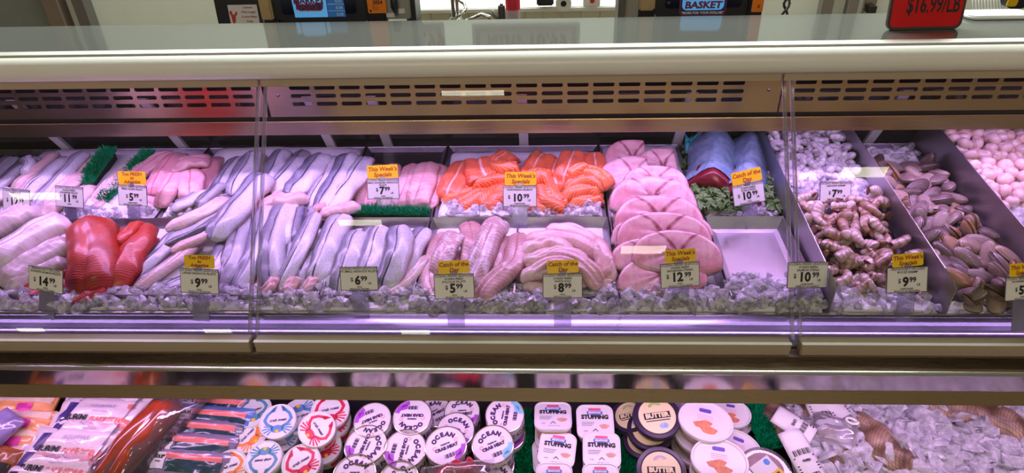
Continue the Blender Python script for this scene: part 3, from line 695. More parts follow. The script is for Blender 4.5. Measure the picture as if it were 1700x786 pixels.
price_tag(1341, 457, 70, 38, -4, OF, ['OCEAN FRESH', 'SALMON STEAKS'], '10.99', ['FARM RAISED', 'PRODUCT OF CANADA'], None, 'price card for salmon steaks, crossed by the right pane seam', dx=8)
price_tag(1506, 465, 69, 42, 0, PF, ['8/12 EZ SHRIMP'], '9.99', ['FARM RAISED', 'PRODUCT OF INDONESIA'], (*TW, 3), "price card reading $9.99 with a This Week's Specials topper in the tan shrimp", dx=4)
price_tag(1698, 479, 64, 40, -2, OF, ['DOWNEAST CLAMS'], '5.99', ['WILD', 'PRODUCT OF USA'], (*TW, 2), "price card at the right frame edge among the clams, with a This Week's topper", dx=10)
price_tag(27, 332, 58, 32, 2, OF, ['FRESH COD'], '12.99', ['WILD', 'PRODUCT OF USA'], None, 'leftmost rear price card reading $12.99', h=.075, dx=-14)
price_tag(115, 327, 56, 32, 2, OF, ['OCEAN FRESH', 'FLOUNDER FILLETS'], '11.99', ['WILD'], None, 'rear price card reading $11.99 before the flounder', h=.075, dx=-12)
price_tag(220, 325, 55, 32, 2, OF, ['FRESH TILAPIA FILLETS'], '5.99', ['FARM RAISED', 'PRODUCT OF COLOMBIA'], (*TF, 2), 'rear price card reading $5.99 with a Too FRESH topper before the tilapia', h=.075, dx=-10)
price_tag(636, 314, 54, 32, 2, OF, ['SMALL BONELESS HADDOCK', 'FILLETS'], '7.99', ['WILD', 'PRODUCT OF NORWAY'], (*TW, 2), 'price card reading $7.99 before the boneless fillets behind the green strip', h=.085, dx=-3)
price_tag(863, 326, 56, 32, 0, OF, ['NORWEGIAN SALMON'], '10.99', ['FARM RAISED', 'PRODUCT OF NORWAY'], (*TW, 0), 'price card reading $10.99 in front of the orange salmon portions', h=.085)
price_tag(1243, 322, 55, 32, 5, OF, ['OCEAN FRESH', 'TUNA STEAKS'], '10.99', ['WILD', 'PRODUCT OF ECUADOR'], (*CD, 3), 'price card reading $10.99 with a Catch of the Day topper before the wrapped tuna', h=.085, dx=10)
price_tag(1387, 319, 54, 32, -3, OF, ['16/20 RAW SHRIMP'], '7.99', ['PREVIOUSLY FROZEN', 'PRODUCT OF ECUADOR'], None, 'price card reading $7.99 in the raw grey shrimp bin', h=.085, dx=8)
# ================================================================ food materials
def wet(b, rough=.3, coat=.35):
    b.inputs['Roughness'].default_value = rough; b.inputs['Coat Weight'].default_value = coat; b.inputs['Coat Roughness'].default_value = .18
def skin_mat(name, belly, back, flesh, line=.56, bumpy=.35, shift=.0):
    m, n, l, b = new_mat(name); g = NT(n, l); s, v, side, vec = g.fil()
    oi = n.new('ShaderNodeObjectInfo').outputs['Random']
    big = g.noise(14, 3, g.obj()); fine = g.noise(420, 2, g.obj(), rough=.6)
    vw = g.math('ADD', v, g.math('MULTIPLY_ADD', big, .16, -.08)); vr = g.math('ADD', vw, g.math('MULTIPLY_ADD', oi, .24, -.12 + shift))
    base = g.mix(g.ss(vr, .46, .70), belly, tuple(.72 * p + .28 * q for p, q in zip(back, belly))); base = g.mix(g.ss(vr, .70, 1.0), base, back)
    sp = g.ss(fine, .42, .66)
    base = g.mix(g.math('MULTIPLY', sp, .38), base, tuple(c * .42 for c in back))
    mid = g.noise(75, 4, g.obj()); base = g.mix(g.ss(mid, .45, .75, 0, .12), base, tuple(min(1, c * 1.15) for c in belly))
    d = g.math('ABSOLUTE', g.math('SUBTRACT', vw, line)); base = g.mix(g.ss(d, .015, .038, .97, 0), base, (.03, .025, .05))
    fl = g.mix(g.ss(big, .4, .65), flesh, tuple(c * .72 for c in flesh))
    l.new(g.mix(g.ss(side, .35, .75), fl, base), b.inputs['Base Color'])
    l.new(g.bump(g.math('ADD', fine, mid), bumpy, .0012), b.inputs['Normal']); wet(b, .34, .4); return m
def flesh_mat(name, col, col2, stripe, freq=700, samt=.35, mid=None, midw=.05, chev=.5, bumpy=.3, rough=.32, silver=0.0, under=None):
    """flesh with muscle bands; fil = (metres along, 0..1 across, 1 on top)"""
    m, n, l, b = new_mat(name); g = NT(n, l); s, v, side, vec = g.fil()
    oi = n.new('ShaderNodeObjectInfo').outputs['Random']
    big = g.noise(16, 3, g.obj(), dist=.4); med = g.noise(60, 4, g.obj())
    c = g.math('ABSOLUTE', g.math('SUBTRACT', v, .5))
    ph = g.math('ADD', s, g.math('ADD', g.math('MULTIPLY', c, chev * .06), g.math('MULTIPLY', big, .02)))
    band = g.math('POWER', g.math('MULTIPLY_ADD', g.math('SINE', g.math('MULTIPLY', ph, freq)), .5, .5), 4.0)
    base = g.mix(g.ss(g.math('ADD', big, g.math('MULTIPLY_ADD', oi, .3, -.15)), .36, .62), col, tuple(q * .9 for q in col2))
    base = g.mix(g.math('MULTIPLY', g.math('MULTIPLY', band, samt), g.ss(med, .3, .6, .4, 1)), base, stripe)
    if mid is not None: base = g.mix(g.ss(c, midw * .3, midw, .8, 0), base, mid)
    if silver: base = g.mix(g.ss(g.noise(30, 5, g.obj(), dist=1.2), .50, .60, 0, silver), base, (.72, .70, .74))
    if under is not None: base = g.mix(g.ss(side, .3, .6, 1, 0), base, under)
    l.new(base, b.inputs['Base Color'])
    l.new(g.bump(g.math('ADD', g.math('MULTIPLY', band, .5), med), bumpy, .0015), b.inputs['Normal']); wet(b, rough, .35)
    b.inputs['Subsurface Weight'].default_value = .12; b.inputs['Subsurface Radius'].default_value = (.01, .004, .003); b.inputs['Subsurface Scale'].default_value = 1
    return m
FM = {
 'haddock': skin_mat('haddock_skin', (.70, .70, .78), (.10, .10, .18), (.72, .46, .40)),
 'darkskin': skin_mat('dark_haddock_skin', (.46, .46, .52), (.06, .06, .09), (.58, .44, .38), shift=.12),
 'cod': flesh_mat('white_fillet', (.80, .68, .70), (.70, .54, .56), (.88, .80, .80), 420, .35, mid=(.85, .66, .66), midw=.03),
 'flounder': flesh_mat('flounder_fillet', (.78, .62, .60), (.70, .48, .47), (.86, .76, .74), 500, .3, mid=(.66, .36, .38), midw=.03),
 'tilapia': flesh_mat('tilapia_fillet', (.78, .42, .46), (.74, .32, .36), (.86, .60, .62), 900, .5, mid=(.62, .10, .14), midw=.05),
 'boneless': flesh_mat('boneless_haddock', (.76, .52, .52), (.72, .38, .38), (.84, .66, .66), 420, .3, mid=(.64, .28, .30), midw=.04),
 'pollock': flesh_mat('pollock_fillet', (.66, .40, .40), (.54, .28, .28), (.74, .54, .54), 600, .4, mid=(.42, .14, .14), midw=.04),
 'silverpollock': flesh_mat('pollock_fillet_silvered', (.64, .42, .42), (.56, .33, .33), (.8, .72, .74), 700, .7, mid=(.42, .14, .14), midw=.03, silver=.7),
 'sole': flesh_mat('sole_fillet', (.84, .62, .62), (.80, .46, .47), (.88, .72, .72), 520, .25, bumpy=.35),
 'sockeye': flesh_mat('sockeye_fillet', (.56, .035, .014), (.42, .018, .008), (.70, .14, .06), 1000, .45, mid=(.40, .01, .01), midw=.04, bumpy=.5, rough=.5),
 'salmon': flesh_mat('salmon_flesh', (.86, .17, .05), (.80, .12, .035), (.93, .48, .26), 620, .75, chev=1.6, bumpy=.2),
 'salmonmid': flesh_mat('salmon_flesh_seamed', (.72, .13, .06), (.80, .15, .05), (.90, .40, .24), 620, .5, mid=(.85, .55, .50), midw=.05, chev=1.6, bumpy=.2),
}
GROUPS = {}
def catmull(pts, n):
    P_ = [pts[0] * 2 - pts[1]] + pts + [pts[-1] * 2 - pts[-2]]; out = []
    segs = len(pts) - 1
    for i in range(n + 1):
        u = i / n * segs; k = min(int(u), segs - 1); t = u - k
        a, b, c, d = P_[k:k + 4]
        out.append(.5 * ((2 * b) + (c - a) * t + (2 * a - 5 * b + 4 * c - d) * t * t + (3 * b - a - 3 * c + d) * t ** 3))
    return out
def loft(path, width, thick, m, name, taper=(.45, .28, .12), arch=.15, wob=.16, seed=0, flip=False, n=30, mm=15, up=DN, lean=0.0, curl=0.0, parent=None):
    """thick flexible slab along a 3D path; taper = (start width, end width, rounding length)"""
    rs = random.Random(seed); pts = catmull(path, n); L = 0; rings = []; att = []
    o1, o2 = rs.uniform(0, 50), rs.uniform(0, 50); prev = None
    for i, p in enumerate(pts):
        if prev is not None: L += (p - prev).length
        prev = p
        s = i / n; t = (pts[min(i + 1, n)] - pts[max(i - 1, 0)]).normalized()
        u = (up - t * up.dot(t)).normalized(); sd = t.cross(u)
        if lean: q = Matrix.Rotation(lean, 3, t); u = q @ u; sd = q @ sd
        f = 1.0
        rl = taper[2]
        if s < rl: f = taper[0] + (1 - taper[0]) * math.sqrt(max(0, 1 - (1 - s / rl) ** 2))
        rl2 = max(rl, .22 if taper[1] < .5 else rl)
        if s > 1 - rl2: f *= taper[1] + (1 - taper[1]) * math.sqrt(max(0, 1 - (1 - (1 - s) / rl2) ** 2))
        w2 = width * .5 * f; th = thick * (.35 + .65 * min(1, min(s, 1 - s) * 7)) * (.75 + .25 * f)
        ring = []
        for k in range(mm):
            v = -1 + 2 * k / (mm - 1); e = w2 * (1 + wob * noise.noise(Vector((s * 6 + o1, v * 1.2, o2))))
            h = th * (1 - abs(v) ** 4.5) ** .6 * (1 - .25 * math.exp(-((v - .12) / .08) ** 2)) + arch * w2 * (1 - v * v) + noise.noise(Vector((s * 4 + o2, v * 1.6, o1))) * width * .10 - curl * abs(v) ** 2 * w2
            ring.append(p + sd * v * e + u * h); vv = (v + 1) / 2; att.append((L, 1 - vv if flip else vv, 1.0 if 0 < k < mm - 1 else .2))
        for k in range(mm - 2, 0, -1):
            v = -1 + 2 * k / (mm - 1); e = w2 * .97
            h = -th * .12 + arch * w2 * (1 - v * v) * .8 + noise.noise(Vector((s * 4 + o2, v * 1.6, o1))) * width * .10 - curl * abs(v) ** 2 * w2
            ring.append(p + sd * v * e + u * h); vv = (v + 1) / 2; att.append((L, 1 - vv if flip else vv, 0.0))
        rings.append(ring)
    mb = MB(); mb.loops(rings); return mb.build(name, m, parent, smooth=True, att=att)
SEED = [100]
def fish(kind, pts, wpx, label, thick=.011, name='fish_fillet', cat='fish fillet', group=None, **kw):
    P3 = [deck(x, y, h) for x, y, h in pts]
    mid = P3[len(P3) // 2]
    SEED[0] += 1
    o = loft(P3, wpx * mpp(mid), thick, FM[kind], name, seed=SEED[0], **kw)
    return tag(o, label, cat, group)
# ---------------------------------------------------------------- haddock, the big tray across the first seam
G = 'skin-on haddock fillets in the large tray'
H = lambda pts, w, lab, kind='haddock', **k: fish(kind, pts, w, lab, name='haddock_fillet', group=G, **k)
# rear ones
H([(424, 255, .045), (410, 285, .045), (385, 325, .04)], 44, 'haddock fillet at the back, just left of the left pane seam', thick=.016)
H([(398, 262, .035), (372, 300, .035), (348, 338, .03)], 34, 'small pale haddock tail beside the tilapia tray edge')
H([(470, 250, .05), (455, 285, .05), (440, 320, .045)], 38, 'rearmost haddock fillet just right of the left pane seam')
H([(505, 252, .035), (478, 290, .035), (455, 330, .03)], 34, 'brown-edged haddock fillet tucked behind its neighbours', 'darkskin')
H([(500, 262, .05), (478, 290, .055), (450, 322, .05)], 42, 'pale haddock fillet with folded pink end, back of the tray')
H([(536, 258, .06), (512, 290, .06), (482, 325, .05)], 50, 'broad haddock fillet with dark stripe, back centre')
H([(555, 262, .05), (538, 300, .05), (512, 348, .04)], 34, 'narrow haddock fillet right of the broad striped one')
H([(582, 256, .06), (560, 298, .06), (528, 350, .045)], 40, 'haddock fillet with a dark right side, second from the rear right corner')
H([(607, 262, .055), (582, 305, .055), (540, 358, .04)], 46, 'rightmost rear haddock fillet against the tray wall')
H([(460, 335, .055), (480, 338, .06), (512, 330, .055)], 30, 'pink folded haddock belly lying crosswise mid tray', 'boneless', thick=.022)
H([(425, 348, .05), (450, 335, .055), (470, 322, .05)], 24, 'slim pink haddock tail across the seam', 'boneless')
H([(600, 345, .04), (565, 352, .045), (530, 362, .04)], 26, 'pink-bellied haddock fold at the right end of the tray', 'boneless', thick=.018)
H([(560, 300, .035), (545, 335, .045), (520, 352, .045)], 22, 'turned haddock edge showing pink flesh', 'boneless')
# left fan
H([(330, 405, .02), (285, 440, .02), (225, 482, .012)], 34, 'lowest haddock fillet fanning toward the sockeye', 'darkskin')
H([(300, 385, .03), (255, 430, .025), (196, 482, .012)], 34, 'leftmost haddock fillet of the fan, beside the red sockeye')
H([(330, 405, .035), (280, 445, .03), (218, 488, .014)], 26, 'flesh-edged haddock fillet second in the fan', 'flounder')
H([(375, 425, .02), (320, 460, .02), (268, 488, .012)], 32, 'blue-bellied haddock fillet third in the fan', 'darkskin')
H([(392, 395, .03), (362, 440, .03), (330, 488, .012)], 50, 'white-bellied haddock fillet behind the $9.99 card')
H([(410, 345, .05), (390, 420, .04), (362, 485, .012)], 42, 'dark haddock fillet right of the $9.99 card', 'darkskin')
H([(440, 340, .05), (425, 415, .04), (392, 487, .012)], 46, 'haddock fillet running under the left pane seam')
H([(378, 330, .055), (330, 358, .055), (275, 382, .04)], 26, 'haddock fillet lying left with its tan flesh edge up', 'flounder', lean=-.3)
H([(392, 345, .055), (340, 378, .05), (272, 408, .035)], 30, 'dark haddock fillet reaching left over the fan', 'darkskin', flip=True)
H([(392, 360, .06), (345, 392, .055), (284, 418, .04)], 22, 'long pink flesh edge of haddock above the fan', 'boneless')
H([(440, 292, .075), (398, 345, .07), (352, 400, .055)], 54, 'biggest haddock fillet, blue-grey with a dark side, over the others', thick=.02)
H([(345, 318, .045), (318, 334, .045), (285, 350, .04)], 28, 'white haddock belly piece beside the tilapia')
H([(372, 306, .05), (345, 328, .05), (328, 345, .045)], 24, 'short dark haddock tail near the tray edge', 'darkskin')
# front row right of the seam
H([(512, 345, .045), (490, 410, .04), (478, 478, .012)], 34, 'haddock fillet half hidden between two wide ones', 'darkskin')
H([(480, 338, .055), (455, 400, .05), (452, 482, .014)], 50, 'wide haddock fillet with a full dark stripe, front, just right of the seam', thick=.018)
H([(498, 345, .06), (488, 372, .06), (484, 410, .045)], 34, 'short pale haddock piece on top at the front', flip=True)
H([(524, 355, .065), (498, 415, .055), (462, 484, .015)], 34, 'slim haddock fillet with a dark speckled side, front')
H([(520, 415, .035), (504, 450, .03), (492, 485, .014)], 26, 'narrow dark haddock tail above the ice', 'darkskin')
H([(568, 358, .05), (545, 415, .045), (520, 480, .015)], 50, 'wide white-bellied haddock fillet at the tray right wall', thick=.018)
for px_, w_ in ((448, 22), (482, 26), (512, 24)):
    H([(px_ + 12, 462, .03), (px_, 478, .026), (px_ - 8, 490, .014)], w_, 'curled pink haddock tail end on the ice, ' + {448: 'left', 482: 'middle', 512: 'right'}[px_] + ' of three', 'boneless')
# ---------------------------------------------------------------- small haddock
G2 = 'small skin-on haddock fillets behind the $6.99 card'
S_ = lambda pts, w, lab, kind='haddock', **k: fish(kind, pts, w, lab, name='haddock_fillet', group=G2, **k)
S_([(618, 378, .035), (600, 402, .035), (585, 430, .03)], 22, 'dark tail edge behind the small haddock fillets', 'darkskin')
S_([(572, 405, .035), (552, 445, .03), (534, 492, .012)], 28, 'pale slim small haddock at the left tray wall')
S_([(705, 380, .045), (682, 425, .04), (655, 480, .015)], 38, 'rightmost small haddock fillet by the tray wall')
S_([(712, 425, .035), (680, 465, .03), (632, 500, .015)], 22, 'tan belly flap of small haddock at the lower right', 'flounder')
S_([(595, 385, .055), (578, 430, .05), (562, 492, .015)], 44, 'small haddock fillet left behind the $6.99 card')
S_([(632, 376, .055), (618, 430, .05), (600, 495, .015)], 46, 'small haddock fillet in the middle behind the $6.99 card')
S_([(665, 377, .065), (660, 425, .06), (636, 490, .015)], 48, 'topmost small haddock fillet with a long dark stripe', thick=.018)
# ---------------------------------------------------------------- boneless fillets (rear)
G3 = 'boneless haddock fillets behind the green strip'
for i, (pts, w_, lab) in enumerate([
    ([(622, 275, .02), (612, 310, .02), (605, 348, .01)], 44, 'boneless fillet hidden behind the $7.99 card'),
    ([(655, 274, .03), (650, 310, .03), (645, 348, .01)], 30, 'narrow boneless fillet right behind the $7.99 card'),
    ([(686, 274, .035), (674, 310, .035), (660, 348, .012)], 34, 'pink boneless fillet second from the right'),
    ([(732, 275, .03), (724, 310, .03), (710, 348, .012)], 30, 'rightmost pale boneless fillet by the tray wall'),
    ([(712, 272, .045), (700, 310, .045), (688, 347, .014)], 46, 'broad pink boneless fillet with a folded top')]):
    fish('boneless', pts, w_, lab, name='haddock_fillet', group=G3)
# ---------------------------------------------------------------- rear left: skin-on fillets, flounder, tilapia
G4 = 'skin-on fillets at the rear left'
D_ = lambda pts, w, lab, kind='darkskin', **k: fish(kind, pts, w, lab, name='fish_fillet', group=G4, **k)
D_([(22, 262, .03), (-20, 300, .03), (-60, 340, .02)], 40, 'dark fillet leaving the frame at the upper left')
D_([(60, 262, .035), (20, 292, .035), (-25, 325, .02)], 36, 'dark-skinned fillet second from the left rear corner')
D_([(100, 260, .04), (55, 298, .04), (5, 345, .02)], 30, 'tan-edged fillet among the dark ones, rear left', 'flounder')
D_([(112, 262, .045), (70, 300, .045), (25, 345, .02)], 32, 'violet striped fillet, third at the rear left', 'haddock')
D_([(95, 255, .05), (60, 285, .05), (20, 315, .035)], 22, 'thin pale flesh edge over the rear left fillets', 'flounder')
D_([(140, 254, .055), (105, 295, .05), (55, 345, .02)], 32, 'long bluish fillet with a dark stripe beside the flounder', 'haddock')
D_([(42, 262, .06), (50, 275, .06), (38, 292, .05)], 20, 'curled violet tail at the upper left', 'haddock')
D_([(15, 315, .05), (-5, 330, .05), (-30, 350, .03)], 34, 'lavender fillet end at the left frame edge under the card', 'haddock')
D_([(25, 345, .03), (5, 356, .025), (-25, 364, .02)], 34, 'pale fillet end under the leftmost rear card', 'haddock')
G5 = 'flounder fillets between the green strips'
D5 = lambda pts, w, lab: fish('flounder', pts, w, lab, name='flounder_fillet', group=G5, thick=.01, wob=.14)
D5([(160, 262, .035), (125, 300, .035), (78, 352, .015)], 40, 'long flounder fillet left of the first green strip')
D5([(132, 288, .05), (108, 315, .045), (72, 350, .02)], 40, 'broad flounder fillet behind the $11.99 card')
D5([(100, 330, .04), (85, 345, .035), (66, 360, .02)], 40, 'ragged flounder end below the $11.99 card')
D5([(150, 310, .03), (125, 335, .03), (105, 358, .015)], 36, 'flounder fillet half covered by the $11.99 card')
D5([(246, 262, .035), (200, 292, .035), (152, 345, .015)], 32, 'flounder fillet between the two green strips, upper')
D5([(215, 280, .045), (190, 305, .04), (158, 342, .02)], 30, 'flounder fillet between the two green strips, lower')
D5([(182, 328, .02), (170, 338, .02), (158, 350, .012)], 22, 'small flounder tip on the ice left of the $5.99 card')
G6 = 'pink tilapia fillets'
T6 = lambda pts, w, lab, **k: fish('tilapia', pts, w, lab, name='tilapia_fillet', group=G6, thick=.012, **k)
T6([(352, 262, .03), (330, 300, .03), (300, 345, .012)], 56, 'lowest tilapia fillet against the right tray wall')
T6([(318, 262, .03), (285, 300, .03), (255, 345, .012)], 56, 'tilapia fillet in the middle of the pile, mostly covered')
T6([(290, 255, .055), (258, 272, .05), (218, 300, .035)], 40, 'tilapia fillet stretching left over the $5.99 card')
T6([(300, 256, .06), (275, 285, .06), (252, 325, .035)], 42, 'tilapia fillet lying behind the $5.99 card')
T6([(350, 268, .055), (312, 272, .06), (275, 290, .055)], 40, 'tilapia fillet folded across the top of the pile')
T6([(296, 288, .06), (280, 315, .055), (265, 345, .02)], 38, 'front tilapia fillet right of the $5.99 card')
T6([(318, 285, .06), (318, 310, .055), (318, 335, .03)], 42, 'ridged tilapia fillet facing front at the right')
# ---------------------------------------------------------------- front left: thick white fillets and sockeye
G7 = 'thick white fillets at the front left'
W7 = lambda pts, w, lab: fish('cod', pts, w, lab, name='white_fillet', group=G7, thick=.028, arch=.22)
W7([(70, 352, .03), (10, 375, .03), (-50, 405, .02)], 60, 'rearmost thick white fillet at the left frame edge')
W7([(118, 440, .02), (70, 455, .02), (10, 490, .012)], 46, 'lowest white fillet behind the $14.99 card')
W7([(125, 408, .035), (70, 435, .035), (5, 480, .02)], 58, 'thick white fillet right over the $14.99 card')
W7([(118, 372, .06), (62, 395, .06), (-15, 450, .04)], 62, 'topmost thick white fillet with rounded end')
G8 = 'red sockeye salmon fillets'
R8 = lambda pts, w, lab, **k: fish('sockeye', pts, w, lab, name='sockeye_fillet', group=G8, cat='salmon fillet', **k)
R8([(130, 425, .02), (80, 465, .02), (30, 512, .010)], 50, 'lowest sockeye fillet poking out left of the $14.99 card')
R8([(150, 455, .015), (90, 490, .015), (45, 518, .010)], 44, 'sockeye tail below the $14.99 card')
R8([(245, 395, .02), (215, 440, .02), (180, 490, .012)], 52, 'sockeye fillet beneath the right one, beside the haddock fan')
R8([(236, 378, .045), (215, 425, .04), (180, 485, .015)], 66, 'right-hand sockeye fillet with a folded top', thick=.02)
R8([(172, 376, .05), (190, 398, .055), (205, 410, .055)], 34, 'orange-red folded sockeye flap between the two big fillets')
R8([(232, 370, .06), (212, 390, .065), (192, 408, .06)], 26, 'narrow sockeye belly strip curling at the top')
R8([(170, 478, .03), (152, 490, .028), (122, 500, .02)], 36, 'curled sockeye ends resting on the ice', wob=.25)
R8([(150, 372, .06), (158, 425, .06), (150, 492, .02)], 84, 'large sockeye fillet on top, beside the $14.99 card', thick=.024, arch=.3, taper=(.45, .6, .2))
# ---------------------------------------------------------------- pollock and sole
G9 = 'pollock fillets'
P9 = lambda pts, w, lab, kind='pollock', **k: fish(kind, pts, w, lab, name='pollock_fillet', group=G9, **k)
P9([(738, 388, .03), (718, 440, .03), (716, 480, .022), (738, 502, .014)], 36, 'leftmost pollock fillet curving along the tray wall')
P9([(765, 420, .02), (770, 460, .02), (762, 505, .012)], 40, 'pollock fillet hidden behind the $5.99 card')
P9([(848, 395, .035), (835, 430, .035), (818, 475, .02)], 40, 'pollock fillet with a smooth belly, right of centre')
P9([(778, 370, .05), (785, 410, .045), (775, 470, .02)], 40, 'pollock fillet standing at the back of the tray')
P9([(760, 388, .055), (738, 420, .055), (726, 465, .03)], 40, 'silvery speckled pollock fillet over the left one', 'silverpollock')
P9([(830, 366, .06), (812, 400, .06), (790, 455, .04), (782, 490, .02)], 46, 'big silvery pollock fillet with a knobbly head end', 'silverpollock', thick=.02)
P9([(862, 390, .05), (852, 440, .045), (815, 475, .035), (792, 510, .012)], 44, 'pollock fillet bending along the partition to the ice', thick=.018)
G10 = 'pale sole fillets folded in a pile'
def S10(pts, w, lab, **k): fish('sole', pts, w, lab, name='sole_fillet', group=G10, thick=.012, arch=.42, taper=(.5, .5, .14), **k)
S10([(985, 445, .02), (1000, 470, .02), (1012, 482, .015)], 40, 'sole fillet end at the right tray wall above the ice')
S10([(868, 470, .02), (900, 480, .02), (950, 492, .015)], 36, 'lowest sole fillet, just above the ice')
S10([(890, 480, .02), (925, 492, .02), (965, 500, .018)], 30, 'sole fillet tip under the $8.99 card')
S10([(905, 388, .05), (945, 385, .055), (990, 405, .05)], 30, 'rearmost sole fillet on the pile')
S10([(870, 405, .05), (910, 398, .06), (960, 405, .06), (1000, 430, .05)], 36, 'second sole fillet from the back')
S10([(866, 420, .055), (890, 412, .06), (915, 408, .065), (950, 420, .06)], 32, 'sole fillet curving at the left of the pile')
S10([(985, 400, .06), (1002, 430, .055), (1008, 465, .03)], 34, 'upright sole fillet at the right of the pile', lean=.3)
S10([(872, 442, .05), (915, 425, .065), (965, 438, .065), (1000, 468, .04)], 30, 'sole fillet across the middle of the pile')
S10([(868, 430, .06), (895, 434, .06), (930, 420, .07), (975, 430, .06)], 22, 'thin folded sole edge near the pile top')
S10([(876, 462, .045), (915, 440, .065), (960, 448, .06), (995, 480, .03)], 30, 'sole fillet with a reddish edge above the $8.99 card')
S10([(866, 465, .03), (890, 455, .05), (930, 455, .05), (975, 475, .035)], 30, 'sole fillet low at the front left of the pile')
S10([(1000, 420, .05), (1012, 445, .045), (1014, 475, .02)], 22, 'pale sole strip hanging along the right wall')
# ---------------------------------------------------------------- salmon portions
G11 = 'orange salmon portions'
def SP(pts, w, lab, kind='salmon', **k):
    fish(kind, pts, w, lab, name='salmon_portion', cat='salmon portion', group=G11, thick=.026, taper=(.82, .8, .07), arch=.12, wob=.05, **k)
SP([(775, 275, .03), (758, 305, .03), (742, 335, .018)], 52, 'leftmost salmon portion with a pale seam', 'salmonmid')
SP([(795, 318, .018), (770, 326, .018), (735, 340, .014)], 24, 'narrow salmon strip below the leftmost portion')
SP([(840, 325, .02), (800, 332, .02), (758, 350, .012)], 36, 'salmon portion at the lower left resting on ice')
SP([(870, 345, .02), (905, 350, .016), (940, 352, .014)], 30, 'salmon portion under the $10.99 card by the ice')
SP([(850, 310, .025), (820, 330, .025), (800, 352, .014)], 46, 'striped salmon portion left of the $10.99 card')
SP([(845, 302, .045), (815, 306, .045), (785, 314, .035)], 22, 'slim salmon portion under the middle ones')
SP([(795, 268, .05), (800, 292, .05), (806, 306, .04)], 60, 'broad salmon portion second from the left', 'salmonmid')
SP([(850, 262, .05), (830, 275, .05), (812, 292, .045)], 44, 'salmon portion behind the yellow topper', 'salmonmid')
SP([(862, 286, .065), (838, 284, .07), (812, 282, .055)], 24, 'salmon wedge lying on the second portion')
SP([(905, 262, .045), (890, 285, .045), (878, 305, .04)], 52, 'salmon portion right of the yellow topper', 'salmonmid')
SP([(930, 268, .04), (918, 295, .04), (925, 325, .03)], 40, 'salmon portion in the shaded middle', 'salmonmid')
SP([(915, 300, .055), (892, 298, .055), (868, 312, .05)], 34, 'salmon portion curving over the $10.99 card top')
SP([(905, 312, .04), (915, 335, .035), (940, 352, .014)], 44, 'salmon portion sloping down right of the $10.99 card')
SP([(890, 325, .03), (920, 335, .03), (945, 345, .02)], 28, 'lower salmon layer right of the $10.99 card')
SP([(940, 345, .02), (970, 340, .02), (1000, 335, .016)], 26, 'lowest right salmon portion on the ice')
SP([(955, 258, .06), (945, 285, .06), (935, 310, .045)], 50, 'tall salmon portion with a white spot at the back', 'salmonmid')
SP([(985, 262, .055), (988, 285, .055), (990, 305, .045)], 44, 'rear right salmon portion against the tray corner', 'salmonmid')
SP([(935, 330, .04), (965, 322, .04), (1000, 325, .03)], 26, 'third salmon portion of the right-hand stack')
SP([(1005, 315, .05), (975, 305, .055), (938, 318, .045)], 26, 'second salmon portion of the right-hand stack')
SP([(1014, 312, .055), (985, 294, .065), (950, 290, .06)], 30, 'topmost salmon portion of the right-hand stack')
SP([(975, 283, .075), (960, 288, .075), (945, 298, .065)], 20, 'small salmon wedge at the very top right')

# ---------------------------------------------------------------- swordfish steaks
def steak_mat():
    m, n, l, b = new_mat('swordfish_steak'); g = NT(n, l); u, v, side, vec = g.fil()
    oi = n.new('ShaderNodeObjectInfo').outputs['Random']
    big = g.noise(18, 4, g.obj(), dist=.5); fine = g.noise(130, 4, g.obj())
    au = g.math('ABSOLUTE', g.math('ADD', u, g.math('MULTIPLY_ADD', big, .12, -.06)))
    a = g.math('MULTIPLY_ADD', g.math('POWER', g.math('MAXIMUM', g.math('SUBTRACT', v, .15), 0.0), 2.2), .75, .055)
    d = g.math('ABSOLUTE', g.math('SUBTRACT', au, a))
    base = g.mix(g.ss(big, .35, .65), (.74, .44, .47), (.64, .24, .30))
    base = g.mix(g.ss(fine, .5, .72, 0, .25), base, (.86, .62, .62))
    base = g.mix(g.math('MULTIPLY', g.ss(d, .02, .085, .95, 0), g.ss(big, .3, .6, .5, 1)), base, (.24, .03, .05))
    d2 = g.math('ABSOLUTE', g.math('SUBTRACT', au, .62)); base = g.mix(g.math('MULTIPLY', g.ss(d2, .0, .06, .35, 0), g.ss(fine, .4, .6)), base, (.5, .10, .12))
    sk = g.mix(g.ss(fine, .4, .6), (.50, .33, .31), (.20, .12, .12))
    base = g.mix(g.ss(side, .25, .6, 1, 0), base, sk)
    l.new(base, b.inputs['Base Color']); l.new(g.bump(fine, .2, .001), b.inputs['Normal']); wet(b, .34, .3)
    b.inputs['Subsurface Weight'].default_value = .1; b.inputs['Subsurface Radius'].default_value = (.01, .004, .003); b.inputs['Subsurface Scale'].default_value = 1
    return m
M['steak'] = steak_mat()
